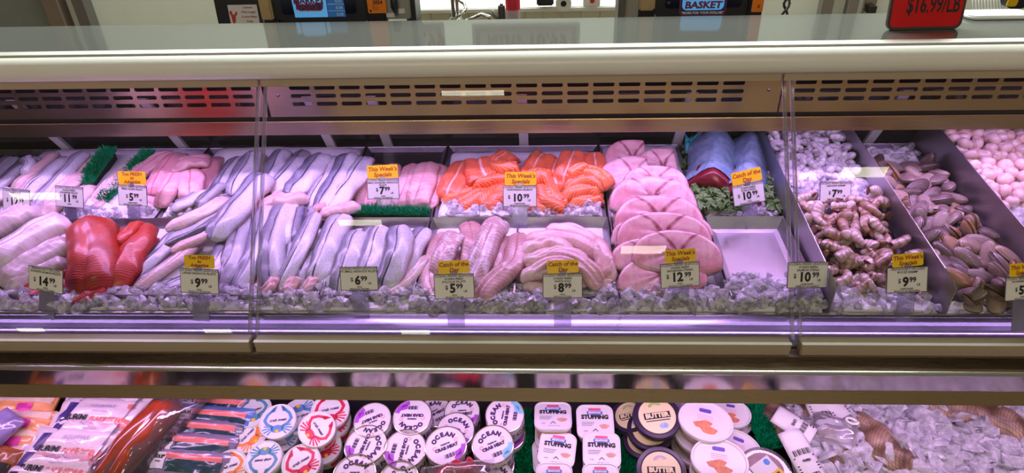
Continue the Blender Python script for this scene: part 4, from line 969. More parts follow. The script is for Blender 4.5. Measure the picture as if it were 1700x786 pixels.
def steak(px, py, wpx, hgt, h, label, tilt=38, rot=0, cut=None, th=.027):
    c = deck(px, py, h); W = wpx * mpp(c); SEED[0] += 1; rs = random.Random(SEED[0])
    Fx = Matrix.Translation(c) @ Matrix.Rotation(R(4), 4, 'Z') @ Matrix.Rotation(R(tilt), 4, 'X') @ Matrix.Rotation(R(rot), 4, 'Z')
    n = 44; out = []
    for k in range(n):
        a = 2 * math.pi * k / n; ca, sa = math.cos(a), math.sin(a)
        x = math.copysign(abs(ca) ** .78, ca); y = (abs(sa) ** .9) * (1 if sa > 0 else -.42)
        r = 1 + .035 * noise.noise(Vector((ca * 1.5 + SEED[0], sa * 1.5, 0)))
        x *= r; y *= r
        if cut == 'r': x = min(x, .55 - .15 * y)
        if cut == 'l': x = max(x, -.55 + .15 * y)
        out.append((x * W / 2, y * hgt))
    rings, att = [], []
    for sc, z, sd in ((.0, th, 1), (.3, th + .001, 1), (.6, th + .001, 1), (.85, th, 1), (.955, th - .001, 1), (1.0, th - .005, .0), (1.01, th * .4, 0), (.98, .0, 0), (.5, 0, 0)):
        sc = max(sc, .001)
        ring = []
        for x, y in out:
            ring.append(Fx @ Vector((x * sc, (y - hgt * .3) * sc + hgt * .3, z + .0025 * noise.noise(Vector((x * 30, y * 30, SEED[0])))))); att.append((x * sc / (W / 2), ((y - hgt * .3) * sc + hgt * .3) / hgt, sd))
        rings.append(ring)
    mb = MB(); mb.loops(rings)
    tag(mb.build('swordfish_steak', M['steak'], smooth=True, att=att), label, 'fish steak', 'stacked swordfish steaks')
steak(1048, 282, 96, .085, .03, 'rearmost swordfish steak at the left, cut square', 42, -4, 'r')
steak(1098, 290, 92, .07, .035, 'rear right swordfish steak with a cut corner', 42, -4, 'r')
steak(1050, 306, 110, .075, .04, 'second-row left swordfish steak half hidden', 40, -4, 'r')
steak(1086, 318, 112, .065, .05, 'swordfish steak with a red centre notch, fourth from the back', 40, -3)
steak(1082, 346, 146, .080, .048, 'swordfish steak with two dark curved bands, fifth from the back', 40, -3)
steak(1062, 366, 90, .05, .02, 'small swordfish steak edge peeking below the banded one', 38)
steak(1092, 376, 150, .074, .046, 'swordfish steak sixth from the back, over the tray corner', 38, -3)
steak(1140, 396, 80, .05, .026, 'swordfish steak end sticking out at the right', 38)
steak(1048, 404, 70, .05, .026, 'swordfish steak end sticking out at the left', 38)
steak(1100, 408, 160, .078, .046, 'swordfish steak seventh from the back with a clear V mark', 38, -3)
steak(1075, 440, 130, .06, .026, 'swordfish steak under the wide front one, left end bare', 34, 2)
steak(1122, 440, 150, .078, .048, 'wide swordfish steak behind the yellow specials topper', 34, -6)
steak(1098, 476, 150, .066, .022, 'front swordfish steak behind the $12.99 card', 30, 2)

# ---------------------------------------------------------------- tuna loins in blue wrap on kale
def wrap_mat():
    m, n, l, b = new_mat('blue_butcher_wrap'); g = NT(n, l)
    f = g.noise(22, 5, g.obj(), dist=1.5); q = g.noise(70, 4, g.obj(), dist=.8)
    l.new(g.mix(g.ss(f, .35, .65), (.15, .25, .36), (.27, .39, .52)), b.inputs['Base Color'])
    l.new(g.bump(g.math('ADD', f, q), .7, .004), b.inputs['Normal']); b.inputs['Roughness'].default_value = .38; return m
M['wrap'] = wrap_mat(); M['tuna'] = mat('tuna_flesh', (.17, .010, .02), .3, var=.3, vscale=40, Coat_Weight=.3)
def loin(pts, w0, w1, label):
    P3 = catmull([deck(*q) for q in pts], 20); n_ = 20
    t = thing('tuna_loin', label, 'tuna loin', P3[-1], 'tuna loins in blue wrap')
    def shell(infl, s0, s1, name, m, sd):
        rings = []
        for i, p in enumerate(P3):
            s = i / n_
            if s < s0 or s > s1: continue
            ta = (P3[min(i + 1, n_)] - P3[max(i - 1, 0)]).normalized(); u = (DN - ta * DN.dot(ta)).normalized(); sdv = ta.cross(u)
            w_ = (w0 + (w1 - w0) * s) * mpp(p) / 2 + infl; hh = w_ * 1.05
            if s < .12: w_ *= .55 + .45 * s / .12; hh *= .5 + .5 * s / .12
            ring = []
            for k in range(28):
                a = 2 * math.pi * k / 28
                x = math.sin(a); z = math.cos(a)
                sh = (1 - abs(x) ** 1.5) ** .9 if z > 0 else -.18 * (1 - x ** 4)
                nz = noise.noise(Vector((s * 9 + sd, x * 2.4, z * 2.4))) * (.006 if infl else .002) + (noise.noise(Vector((s * 25 + sd, x * 7, z * 7))) * .003 if infl else 0)
                ring.append(p + sdv * (x * w_ + nz) + u * (sh * hh + nz))
            rings.append(ring)
        mb = MB(); mb.loops(rings, close=not infl or s0 == 0 and False); 
        if infl: mb.f.append(tuple(range(27, -1, -1))); mb.m.append(0)
        return mb.build(name, m, t, smooth=True)
    shell(0, 0.05, 1, 'flesh', M['tuna'], 3); shell(.004, 0, .93, 'blue_wrap', M['wrap'], len(pts) + w1)
    return t
loin([(1182, 232, .04), (1185, 275, .04), (1178, 322, .02)], 72, 86, 'left tuna loin in blue wrap with its dark red end showing')
loin([(1243, 235, .035), (1240, 285, .035), (1228, 340, .015)], 58, 76, 'right tuna loin in blue wrap, partly behind the $10.99 card')
# blue wrap flap at the back
def crumple(cx, cy, cz, r, n, m, name, label, cat, amp=.3, kind=None, seed=1, up=True):
    mb = MB(); k = 9; vs = []
    for i in range(k):
        for j in range(k):
            x, y = (i / (k - 1) - .5) * 2 * r, (j / (k - 1) - .5) * 2 * r
            z = noise.noise(Vector((x / r * 2 + seed, y / r * 2, seed))) * r * amp * 2
            vs.append((cx + x, cy + y * .5, cz + z + y * .5))
    mb.add(vs, [(i * k + j, i * k + j + 1, (i + 1) * k + j + 1, (i + 1) * k + j) for i in range(k - 1) for j in range(k - 1)])
    o = mb.build(name, m, smooth=True); return tag(o, label, cat)
p = deck(1160, 240, .05)
o = crumple(p.x, p.y, p.z, .04, 0, mat('teal_wrap', (.03, .33, .38), .35, bump=.3), 'wrap_sheet', 'crumpled teal wrap end behind the left tuna loin', 'wrapper', .5)
sm = o.modifiers.new('thick', 'SOLIDIFY'); sm.thickness = .0012
# kale
def kale(regions, n, seed, label):
    rs = random.Random(seed); mb = MB()
    for _ in range(n):
        x0, y0, x1, y1, hh = rs.choice(regions)
        px, py = rs.uniform(x0, x1), rs.uniform(y0, y1); p = deck(px, py, rs.uniform(.0, hh)); r = rs.uniform(.008, .016)
        Q = Matrix.Translation(p) @ Matrix.Rotation(rs.uniform(0, 6.28), 4, 'Z') @ Matrix.Rotation(rs.uniform(-.9, .9), 4, 'X'); sd = rs.uniform(0, 99)
        k = 6; vs = []
        for i in range(k):
            for j in range(k):
                a = (i / (k - 1)) * 5.2; q = r * (.25 + .75 * j / (k - 1))
                vs.append(Q @ Vector((q * math.cos(a), q * math.sin(a), r * .45 * math.sin(a * 4 + sd) * (j / (k - 1)) ** 2 + noise.noise(Vector((i * .9 + sd, j * .9, 0))) * r * .4)))
        mb.add(vs, [(i * k + j, i * k + j + 1, (i + 1) * k + j + 1, (i + 1) * k + j) for i in range(k - 1) for j in range(k - 1)])
    tag(mb.build('curly_kale', M['kale'], smooth=True), label, 'kale', kind='stuff')
M['kale'] = mat('kale_leaf', (.13, .26, .07), .45, var=.5, vscale=60)
kale([(1142, 312, 1205, 345, .055), (1142, 315, 1210, 342, .05), (1190, 325, 1240, 348, .045)], 620, 5, 'green curly kale bedding in front of the wrapped tuna')
kale([(1135, 245, 1160, 318, .03), (1258, 250, 1282, 330, .045), (1270, 300, 1300, 350, .035), (1205, 250, 1235, 300, .03)], 520, 6, 'green curly kale around the sides and back of the wrapped tuna')
# ---------------------------------------------------------------- green plastic grass strips
M['grass'] = mat('green_plastic_grass', (.0, .30, .11), .4, var=.35, vscale=50)
M['grass_base'] = mat('grass_strip_base', (.005, .02, .012), .7)
def grass_strip(p0, p1, wid, hgt, label, n=1500, seed=3, base=.02, up=DN):
    rs = random.Random(seed); ax = (p1 - p0); L = ax.length; ax.normalize(); sd = ax.cross(up).normalized(); u = up
    t = thing('plastic_grass_strip', label, 'garnish strip', (p0 + p1) / 2, 'green plastic grass strips')
    mb = MB(); vs = []
    for a, b, c in [(a, b, c) for c in (-.004, base) for b in (-.5, .5) for a in (0, 1)]: vs.append(p0 + ax * L * a + sd * wid * .7 * b + u * c)
    mb.add(vs, [(0, 2, 3, 1), (4, 5, 7, 6), (0, 1, 5, 4), (2, 6, 7, 3), (0, 4, 6, 2), (1, 3, 7, 5)]); mb.build('base', M['grass_base'], t)
    mb = MB()
    for _ in range(n):
        a = rs.random(); b = rs.uniform(-.5, .5); q = p0 + ax * L * a + sd * wid * .75 * b + u * (base - .002)
        d = (u + sd * (b * 1.6 + rs.uniform(-.4, .4)) + ax * rs.uniform(-.5, .5)).normalized(); h = hgt * rs.uniform(.6, 1.1)
        e = ax.cross(d).normalized() * .0012 + ax * rs.uniform(-.001, .001); e2 = d.cross(e).normalized() * .0009
        m_ = q + d * h * .6 + ax * rs.uniform(-.002, .002)
        mb.add([q + e, q - e, m_ - e + e2, m_ + e + e2, q + d * h + sd * rs.uniform(-.004, .004), q + e2 * 2], [(0, 1, 2, 3), (3, 2, 4), (1, 5, 2), (0, 3, 5), (3, 4, 5), (2, 5, 4)])
    tag(mb.build('grass_blades', M['grass'], t), None, None, kind='stuff'); return t
grass_strip(deck(572, 362, .012), deck(714, 366, .012), .026, .022, 'green plastic grass strip in front of the boneless haddock fillets', base=.022, n=1700)
grass_strip(deck(146, 318, .02), deck(186, 262, .04), .045, .026, 'left green grass strip between the flounder fillets', base=.02, n=1800, seed=4)
grass_strip(deck(176, 344, .01), deck(252, 262, .035), .034, .024, 'right green grass strip beside the tilapia', base=.018, n=1700, seed=5)
# ================================================================ ice
def ice_mat(name, lo, hi, tint=(.985, .98, .995)):
    m, n, l, b = new_mat(name); g = NT(n, l); out = n['Material Output']
    f = g.noise(60, 4, g.obj()); q = g.noise(200, 3, g.obj()); bp = g.bump(g.math('ADD', f, q), .4, .002)
    t = n.new('ShaderNodeBsdfTransparent'); t.inputs['Color'].default_value = (*tint, 1)
    gl = n.new('ShaderNodeBsdfGlossy'); gl.inputs['Roughness'].default_value = .09; l.new(bp, gl.inputs['Normal'])
    fr = n.new('ShaderNodeFresnel'); fr.inputs['IOR'].default_value = 1.5; l.new(bp, fr.inputs['Normal'])
    mx = n.new('ShaderNodeMixShader'); l.new(g.math('MULTIPLY', fr.outputs[0], 1.0, clamp=True), mx.inputs[0]); l.new(t.outputs[0], mx.inputs[1]); l.new(gl.outputs[0], mx.inputs[2])
    b.inputs['Base Color'].default_value = (.93, .92, .96, 1); b.inputs['Roughness'].default_value = .12;     b.inputs['Specular IOR Level'].default_value = .7; l.new(bp, b.inputs['Normal'])
    tr = n.new('ShaderNodeBsdfTranslucent'); tr.inputs['Color'].default_value = (.92, .90, .96, 1); mt = n.new('ShaderNodeMixShader'); mt.inputs[0].default_value = .4; l.new(b.outputs[0], mt.inputs[1]); l.new(tr.outputs[0], mt.inputs[2])
    m2 = n.new('ShaderNodeMixShader'); l.new(g.ss(f, .34, .66, lo, hi), m2.inputs[0]); l.new(mx.outputs[0], m2.inputs[1]); l.new(mt.outputs[0], m2.inputs[2]); l.new(m2.outputs[0], out.inputs[0]); return m
M['ice'] = ice_mat('clear_ice', .2, .85)
M['icebed'] = mat('packed_ice', (.92, .90, .96), .35, var=.08, vscale=60, bump=.6)
M['snow'] = ice_mat('flake_ice', .55, .98)
M['gap_shade'] = mat('painted_gap_shade', (.06, .045, .05), .3, var=.5, vscale=50)  # dark colour paints the shade in the gaps between the shellfish
def hull(rs, sx, sy, sz, n=12):
    bm = bmesh.new()
    for _ in range(n):
        a, z = rs.uniform(0, 6.283), rs.uniform(-1, 1); r = math.sqrt(1 - z * z) * rs.uniform(.75, 1); bm.verts.new((sx * r * math.cos(a), sy * r * math.sin(a), sz * z))
    bmesh.ops.convex_hull(bm, input=bm.verts)
    for v in [v for v in bm.verts if not v.link_faces]: bm.verts.remove(v)
    bm.verts.index_update(); r = ([v.co.copy() for v in bm.verts], [tuple(v.index for v in f.verts) for f in bm.faces]); bm.free(); return r
_rs = random.Random(11)
CH = [hull(_rs, _rs.uniform(.012, .020), _rs.uniform(.010, .016), _rs.uniform(.006, .011), 16) for _ in range(14)]
FLK = [hull(_rs, _rs.uniform(.014, .026), _rs.uniform(.012, .02), _rs.uniform(.003, .006), 14) for _ in range(14)]
fz = lambda y: .7235 + (deckz(y) - .7235) * max(0, min(1, (y - 1.205) / .03))
def ice(x0, x1, y0, y1, hf, n, label, seed=1, chunks=CH, m='ice', zf=deckz, sc=1.0, bedh=.6, up=None, name='crushed_ice'):
    rs = random.Random(seed); mb = MB(); nx, ny = max(8, int((x1 - x0) / .008)), max(5, int((y1 - y0) / .008)); vs = []
    for j in range(ny + 1):
        for i in range(nx + 1):
            x, y = x0 + (x1 - x0) * i / nx, y0 + (y1 - y0) * j / ny
            edge = min(1, min(i, nx - i) / 1.5, min(j, ny - j) / (.8 if m == 'ice' else 1.5))
            vs.append((x, y, zf(y) + .003 + edge * (hf(x, y) * (.9 if m == 'ice' else bedh) + (.009 if m == 'ice' else .004) * noise.noise(Vector((x * 60, y * 60, seed))))))
    mb.mi = 1; mb.add(vs, [(j * (nx + 1) + i, j * (nx + 1) + i + 1, (j + 1) * (nx + 1) + i + 1, (j + 1) * (nx + 1) + i) for j in range(ny) for i in range(nx)]); mb.mi = 0
    for _ in range(int(n * (.34 if m == 'ice' else 1))):
        x, y = rs.uniform(x0 + .006, x1 - .006), rs.uniform(y0 + .004, y1 - .004); v, f = rs.choice(chunks); s = rs.uniform(.6, 1.25) * sc
        z = zf(y) + .008 + hf(x, y) * rs.uniform(.8, 1.0)
        Q = Matrix.Translation((x, y, z)) @ Matrix.Rotation(rs.uniform(0, 6.28), 4, 'Z') @ Matrix.Rotation(rs.gauss(0, .55) + (TAU if up else 0), 4, 'X') @ Matrix.Rotation(rs.gauss(0, .5), 4, 'Y')
        mb.add([Q @ (c * s) for c in v], f)
    return tag(mb.build(name, [M[m], M['icebed']], smooth=False), label, 'ice', kind='stuff')
hfront = lambda x, y: max(.010, .776 + .05 * min(y - 1.2, .04) + .007 * noise.noise(Vector((x * 9, y * 9, 1))) - max(0, y - 1.27) * .3 - fz(y) - .008)
ice(-1.40, -.51, 1.203, 1.300, hfront, 900, 'crushed ice along the front under the sockeye and the large haddock', 1, zf=fz, sc=1.45)
ice(-.51, .172, 1.203, 1.300, hfront, 760, 'crushed ice along the front below the small haddock, pollock and sole', 2, zf=fz, sc=1.45)
ice(.172, .625, 1.203, 1.300, lambda x, y: hfront(x, y) + .006, 560, 'crushed ice along the front below the swordfish and the empty tray', 3, zf=fz, sc=1.45)
ice(.44, .620, 1.29, 1.335, lambda x, y: .012, 70, 'thin spill of crushed ice in the empty tray', 31)
ice(.635, .872, 1.205, 1.32, hfront, 160, 'crushed ice at the foot of the shrimp bin', 4, sc=1.1, zf=fz)
ice(.635, .872, 1.56, 1.69, lambda x, y: .040, 230, 'crushed ice between the raw and the tan shrimp', 5, sc=1.35)
ice(-.285, .165, 1.556, 1.66, lambda x, y: .026 - max(0, y - 1.6) * .2, 420, 'crushed ice in front of the salmon portions', 6)
ice(.425, .62, 1.556, 1.62, lambda x, y: .020, 110, 'crushed ice in front of the kale and tuna', 7)
ice(-1.04, -.72, 1.556, 1.66, lambda x, y: .026, 300, 'crushed ice in front of the flounder and tilapia', 8)
ice(-1.5, -1.06, 1.556, 1.62, lambda x, y: .016, 200, 'crushed ice at the rear left under the cards', 81)
ice(.90, 1.10, 1.84, 1.92, lambda x, y: .02, 60, 'a few clear ice lumps at the back of the clam bin', 9, sc=1.2)
ice(.885, 1.3, 1.203, 1.25, lambda x, y: .012, 90, 'crushed ice at the foot of the clam bin', 91, zf=fz)
# packed ice under the heaps, so that everything rests on something
def bed(x0, x1, y0, y1, h, label, seed=0, m='icebed'):
    mb = MB(); nx, ny = 26, 18; vs = []
    for j in range(ny + 1):
        for i in range(nx + 1):
            u, v = i / nx, j / ny; e = min(1, min(u, 1 - u) * 9, min(v, 1 - v) * 9) ** .6
            vs.append((x0 + (x1 - x0) * u, y0 + (y1 - y0) * v, deckz(y0 + (y1 - y0) * v) + .004 + e * h * (1 + .25 * noise.noise(Vector((u * 6, v * 6, seed))))))
    mb.add(vs, [(j * (nx + 1) + i, j * (nx + 1) + i + 1, (j + 1) * (nx + 1) + i + 1, (j + 1) * (nx + 1) + i) for j in range(ny) for i in range(nx)])
    tag(mb.build('packed_ice', M[m], smooth=True), label, 'ice', kind='stuff')
bed(-1.29, -.52, 1.27, 1.54, .012, 'packed ice under the sockeye and haddock', 1)
bed(-1.03, -.56, 1.60, 1.96, .028, 'packed ice under the tilapia and rear haddock', 2)
bed(-.50, -.30, 1.27, 1.54, .012, 'packed ice under the small haddock', 3)
bed(-.285, .165, 1.27, 1.54, .012, 'packed ice under the pollock and sole', 4)
bed(-.285, .165, 1.62, 1.93, .018, 'packed ice under the salmon', 5)
bed(.18, .41, 1.27, 1.54, .016, 'packed ice under the front swordfish steaks', 6)
bed(.18, .41, 1.57, 1.96, .026, 'packed ice under the rear swordfish steaks', 7)
bed(-1.6, -1.06, 1.59, 1.96, .024, 'packed ice under the dark fillets at the rear left', 8)

# ================================================================ shellfish
def copy_tree(root, Mx, label, group, cat):
    r = root.copy(); COL.objects.link(r); r.matrix_world = Mx
    r['label'] = label; r['group'] = group; r['category'] = cat
    for ch in root.children:
        c = ch.copy(); c.data = ch.data; COL.objects.link(c); c.parent = r
    return r
def spots(x0, x1, y0, y1, n, rmin, rs):
    out = []
    for _ in range(n * 60):
        if len(out) >= n: break
        p = (rs.uniform(x0, x1), rs.uniform(y0, y1))
        if all((p[0] - q[0]) ** 2 + (p[1] - q[1]) ** 2 > rmin * rmin for q in out): out.append(p)
    return out
def shrimp_mat(name, c1, c2, band):
    m, n, l, b = new_mat(name); g = NT(n, l); s, v, side, vec = g.fil()
    f = g.noise(40, 3, g.obj()); oi = n.new('ShaderNodeObjectInfo').outputs['Random']
    w_ = g.math('POWER', g.math('MULTIPLY_ADD', g.math('SINE', g.math('MULTIPLY', s, 40.0)), .5, .5), 3.0)
    base = g.mix(g.ss(g.math('ADD', f, g.math('MULTIPLY_ADD', oi, .3, -.15)), .35, .65), c1, c2)
    l.new(g.mix(g.math('MULTIPLY', w_, .65), base, band), b.inputs['Base Color']); wet(b, .25, .5); return m
def shrimp_proto(name, m, mt, arc=210, rad=.019, r0=.0128, seed=0):
    t = thing(name, 'x', 'shrimp'); n = 22; rings = []; att = []
    for i in range(n + 1):
        s = i / n; a = R(arc * s); R_ = rad * (1 - .15 * s); c = Vector((R_ * math.cos(a), R_ * math.sin(a), 0)); nr = Vector((math.cos(a), math.sin(a), 0))
        r = r0 * (1 - .62 * s ** 1.3) * (1 + .06 * math.sin(s * 40)) * (1 if s > .06 else .55 + .45 * s / .06)
        ring = []
        for k in range(12):
            b = 2 * math.pi * k / 12; ring.append(c + nr * math.cos(b) * r * 1.15 + Vector((0, 0, 1)) * math.sin(b) * r * .85); att.append((s, k / 12, 1))
        rings.append(ring)
    mb = MB(); mb.loops(rings); mb.build('body', m, t, smooth=True, att=att, local=True)
    a = R(arc); c = Vector((rad * .85 * math.cos(a), rad * .85 * math.sin(a), 0)); tg = Vector((-math.sin(a), math.cos(a), 0)); nr = Vector((math.cos(a), math.sin(a), 0))
    mb = MB()
    for d in (-.6, -.2, .2, .6):
        e = (tg + nr * d).normalized(); q = Vector((-e.y, e.x, 0)); zz = Vector((0, 0, .0012))
        mb.add([c + zz, c + e * .012 + q * .004 + zz, c + e * .017, c + e * .012 - q * .004 + zz, c - zz, c + e * .012 + q * .004 - zz, c + e * .012 - q * .004 - zz],
               [(0, 1, 2, 3), (4, 6, 2, 5), (0, 4, 5, 1), (1, 5, 2), (3, 2, 6), (0, 3, 6, 4)])
    mb.build('tail_fan', mt, t, local=True)
    return t
PR = [shrimp_proto('raw_shrimp', shrimp_mat('raw_shrimp_shell', (.62, .58, .62), (.80, .76, .80), (.44, .42, .48)), mat('raw_tail', (.40, .32, .36), .3), arc) for arc in (200, 165, 235)]
PE = [shrimp_proto('tan_shrimp', shrimp_mat('tan_shrimp_shell', (.34, .18, .10), (.62, .48, .42), (.20, .09, .05)), mat('brown_tail', (.20, .07, .05), .3), arc, .022, .0150) for arc in (190, 130, 220)]
PE2 = shrimp_proto('tan_shrimp', shrimp_mat('pale_shrimp_shell', (.58, .44, .40), (.78, .68, .66), (.42, .26, .20)), mat('brown_tail_b', (.20, .07, .05), .3), 80, .034, .0155)
def heap(protos, x0, x1, y0, y1, n, rmin, hf, label, group, cat, rs, layers=2, dz=.013, tilt=.5, zoff=0, thick=None, scl=(.9, 1.15)):
    used = set(); cnt = 0
    for L_ in range(layers):
        for (x, y) in spots(x0, x1, y0, y1, n, rmin, rs):
            z = deckz(y) + hf(x, y) - (layers - 1 - L_) * dz + zoff + rs.uniform(-.003, .003)
            Mx = Matrix.Translation((x, y, z)) @ Matrix.Rotation(rs.gauss(0, tilt), 4, 'X') @ Matrix.Rotation(rs.gauss(0, tilt), 4, 'Y') @ Matrix.Rotation(rs.uniform(0, 6.28), 4, 'Z') @ Matrix.Scale(rs.uniform(*scl), 4)
            pr = rs.choice(protos)
            if pr.name not in used:
                used.add(pr.name); pr.matrix_world = Mx; pr['label'] = label; pr['group'] = group; pr['category'] = cat
            else: copy_tree(pr, Mx, label, group, cat)
            cnt += 1
    return cnt
rs = random.Random(21)
hraw = lambda x, y: .032 + .055 * max(0, min(1, (y - 1.66) / .2)) * (1.15 - 1.6 * max(0, x - .74))
bed(.64, .87, 1.67, 1.985, .05, 'packed ice under the raw shrimp', 11)
a_ = heap(PR, .655, .855, 1.68, 1.955, 55, .026, hraw, 'peeled-looking grey raw shrimp heaped behind the $7.99 card', 'grey raw shrimp in the rear of the bin', 'shrimp', rs, 2)
bed(.64, .87, 1.30, 1.56, .018, 'dark bed painting the shade under the tan shrimp', 12, 'gap_shade')
hez = lambda x, y: .030 + .03 * max(0, min(1, (y - 1.3) / .15))
b_ = heap(PE + [PE2], .66, .855, 1.275, 1.575, 42, .028, hez, 'tan and pinkish shell-on shrimp around the $9.99 card', 'tan shell-on shrimp in the front of the bin', 'shrimp', rs, 2)
# clams
def clam_mat(name, c1, c2, c3):
    m, n, l, b = new_mat(name); g = NT(n, l); s, v, side, vec = g.fil()
    f = g.noise(30, 4, g.obj()); oi = n.new('ShaderNodeObjectInfo').outputs['Random']
    w_ = g.math('MULTIPLY_ADD', g.math('SINE', g.math('MULTIPLY', g.math('ADD', s, g.math('MULTIPLY', f, .06)), 75.0)), .5, .5)
    base = g.mix(g.ss(g.math('ADD', f, g.math('MULTIPLY_ADD', oi, .5, -.25)), .3, .7), c1, c2)
    base = g.mix(g.math('MULTIPLY', w_, .5), base, c3)
    l.new(base, b.inputs['Base Color']); l.new(g.bump(g.math('ADD', w_, f), .5, .0015), b.inputs['Normal']); wet(b, .32, .35); return m
def clam_proto(m, gap):
    t = thing('clam', 'x', 'clam')
    for sg, nm in ((1, 'upper_shell'), (-1, 'lower_shell')):
        rings = []; att = []; n = 9
        for i in range(n + 1):
            q = 1 - i / n; ring = []
            for k in range(28):
                a = 2 * math.pi * k / 28; ca, sa = math.cos(a), math.sin(a)
                x = .038 * ca * (1 + .06 * ca); y = .0190 * sa * (1 + .12 * ca) ; sc = math.sin(q * math.pi / 2) if False else q
                hx = -.008 * (1 - q)
                z = sg * (.0115 * math.sqrt(max(0, 1 - q ** 2.3)) + gap)
                ring.append(Vector((x * sc + hx, y * sc + .006 * (1 - q), z))); att.append((q, k / 28, 1))
            rings.append(ring)
        lip = [Vector((p.x * .93, p.y * .93, p.z - sg * .0015)) for p in rings[0]]; rings = [lip] + rings; att = [(1, 0, 1)] * 28 + att
        mb = MB(); mb.loops(rings, close=False); mb.f.append(tuple(range(28))); mb.m.append(0)
        mb.build(nm, m, t, smooth='auto', att=att, local=True)
    mb = MB(); mb.lathe([(.2, -.0028), (.9, -.003), (.9, .003), (.2, .0028)], Matrix.Diagonal((.0345, .017, 1, 1)), 20); mb.build('dark_edge', mat('clam_lips', (.05, .03, .025), .4), t, local=True, smooth=True)
    return t
CL = [clam_proto(clam_mat('clam_shell_grey', (.30, .22, .18), (.50, .38, .33), (.14, .09, .07)), .001), clam_proto(clam_mat('clam_shell_tan', (.44, .22, .08), (.56, .42, .34), (.15, .08, .05)), .0028), clam_proto(clam_mat('clam_shell_dark', (.14, .09, .07), (.34, .25, .22), (.06, .035, .03)), .0018)]
bed(.885, 1.11, 1.24, 1.80, .018, 'dark bed painting the shade under the clams', 13, 'gap_shade')
hcl = lambda x, y: .040 + .012 * noise.noise(Vector((x * 8, y * 8, 3)))
heap(CL, .915, 1.09, 1.235, 1.80, 56, .035, hcl, 'brown-grey steamer clam heaped in the steel bin', 'steamer clams heaped between the dividers', 'clam', rs, 3, .016, .62, scl=(.85, 1.12))
# scallops
def scallop_proto(seed, m):
    rings = []; n = 8
    for i in range(n + 1):
        q = i / n; a = -math.pi / 2 + math.pi * q; ring = []
        for k in range(20):
            b = 2 * math.pi * k / 20; rr_ = .0185 * (abs(math.cos(a)) ** .55) * (1 + .10 * noise.noise(Vector((math.cos(b), math.sin(b), seed))))
            ring.append(Vector((rr_ * math.cos(b), rr_ * .9 * math.sin(b), .013 * math.sin(a) + .002 * noise.noise(Vector((math.cos(b) * 1.5, math.sin(b) * 1.5, seed + 4))))))
        rings.append(ring)
    mb = MB(); mb.loops(rings); o = mb.build('scallop', m, smooth=True, local=True); return o
msc = mat('scallop_flesh', (.80, .58, .55), .3, var=.12, vscale=30, Coat_Weight=.4, Subsurface_Weight=.1); msc2 = mat('scallop_flesh_peach', (.82, .54, .46), .3, var=.12, vscale=30, Coat_Weight=.4)
SCP = [scallop_proto(1, msc), scallop_proto(2, msc), scallop_proto(3, msc2)]
bed(1.13, 1.5, 1.50, 1.985, .05, 'packed ice under the scallops', 14)
hsc = lambda x, y: .060 + .05 * max(0, min(1, (y - 1.5) / .3))
heap(SCP, 1.14, 1.46, 1.55, 1.95, 105, .026, hsc, 'plump pale pink scallop heaped in the right-hand bin', 'scallops heaped at the right', 'scallop', rs, 2, .015, .5, scl=(.85, 1.15))
ice(1.13, 1.45, 1.42, 1.54, lambda x, y: .05, 160, 'crushed ice in front of the scallops', 15)
# ================================================================ the self-serve bin below
def SF(px, py, h, rz=0.0, tx=0.0, ty=0.0):
    """frame on the tilted lower shelf: x right, y up-shelf, z out of the shelf"""
    return Matrix.Translation(shelf(px, py, h)) @ Matrix.Rotation(TAU + R(tx), 4, 'X') @ Matrix.Rotation(R(ty), 4, 'Y') @ Matrix.Rotation(R(rz), 4, 'Z')
RIM = steel('can_rim', (.70, .62, .46), rough=.25)
CANW = mat('can_label_white', (.82, .78, .80), .35, var=.03)
M['pinkp'] = mat('pale_pink_print', (.80, .48, .48), .5); M['purp'] = mat('violet_print', (.45, .08, .62), .5); M['aqua'] = mat('aqua_print', (.25, .62, .80), .5)
M['tealp'] = mat('teal_print', (.10, .33, .48), .45); M['bluep'] = mat('blue_print', (.12, .32, .62), .45); M['redp'] = mat('red_print', (.72, .02, .08), .45); M['orangep'] = mat('orange_print', (.95, .28, .04), .45)
def spin(pts, a): c, s = math.cos(a), math.sin(a); return [(x * c - y * s, x * s + y * c) for x, y in pts]
def arc_band(r0, r1, a0, a1, n=14):
    A = [R(a0 + (a1 - a0) * k / n) for k in range(n + 1)]
    return [(r1 * math.cos(a), r1 * math.sin(a)) for a in A] + [(r0 * math.cos(a), r0 * math.sin(a)) for a in A[::-1]]
def arc_text(mb, s, size, r, a_mid, step, Fx, z, bold=.0004):
    n = len(s)
    for i, ch in enumerate(s):
        a = a_mid - (i - (n - 1) / 2) * step
        text_mb(mb, ch, size, Fx @ Matrix.Rotation(R(a - 90), 4, 'Z') @ Matrix.Translation((0, r, z)), bold=bold)
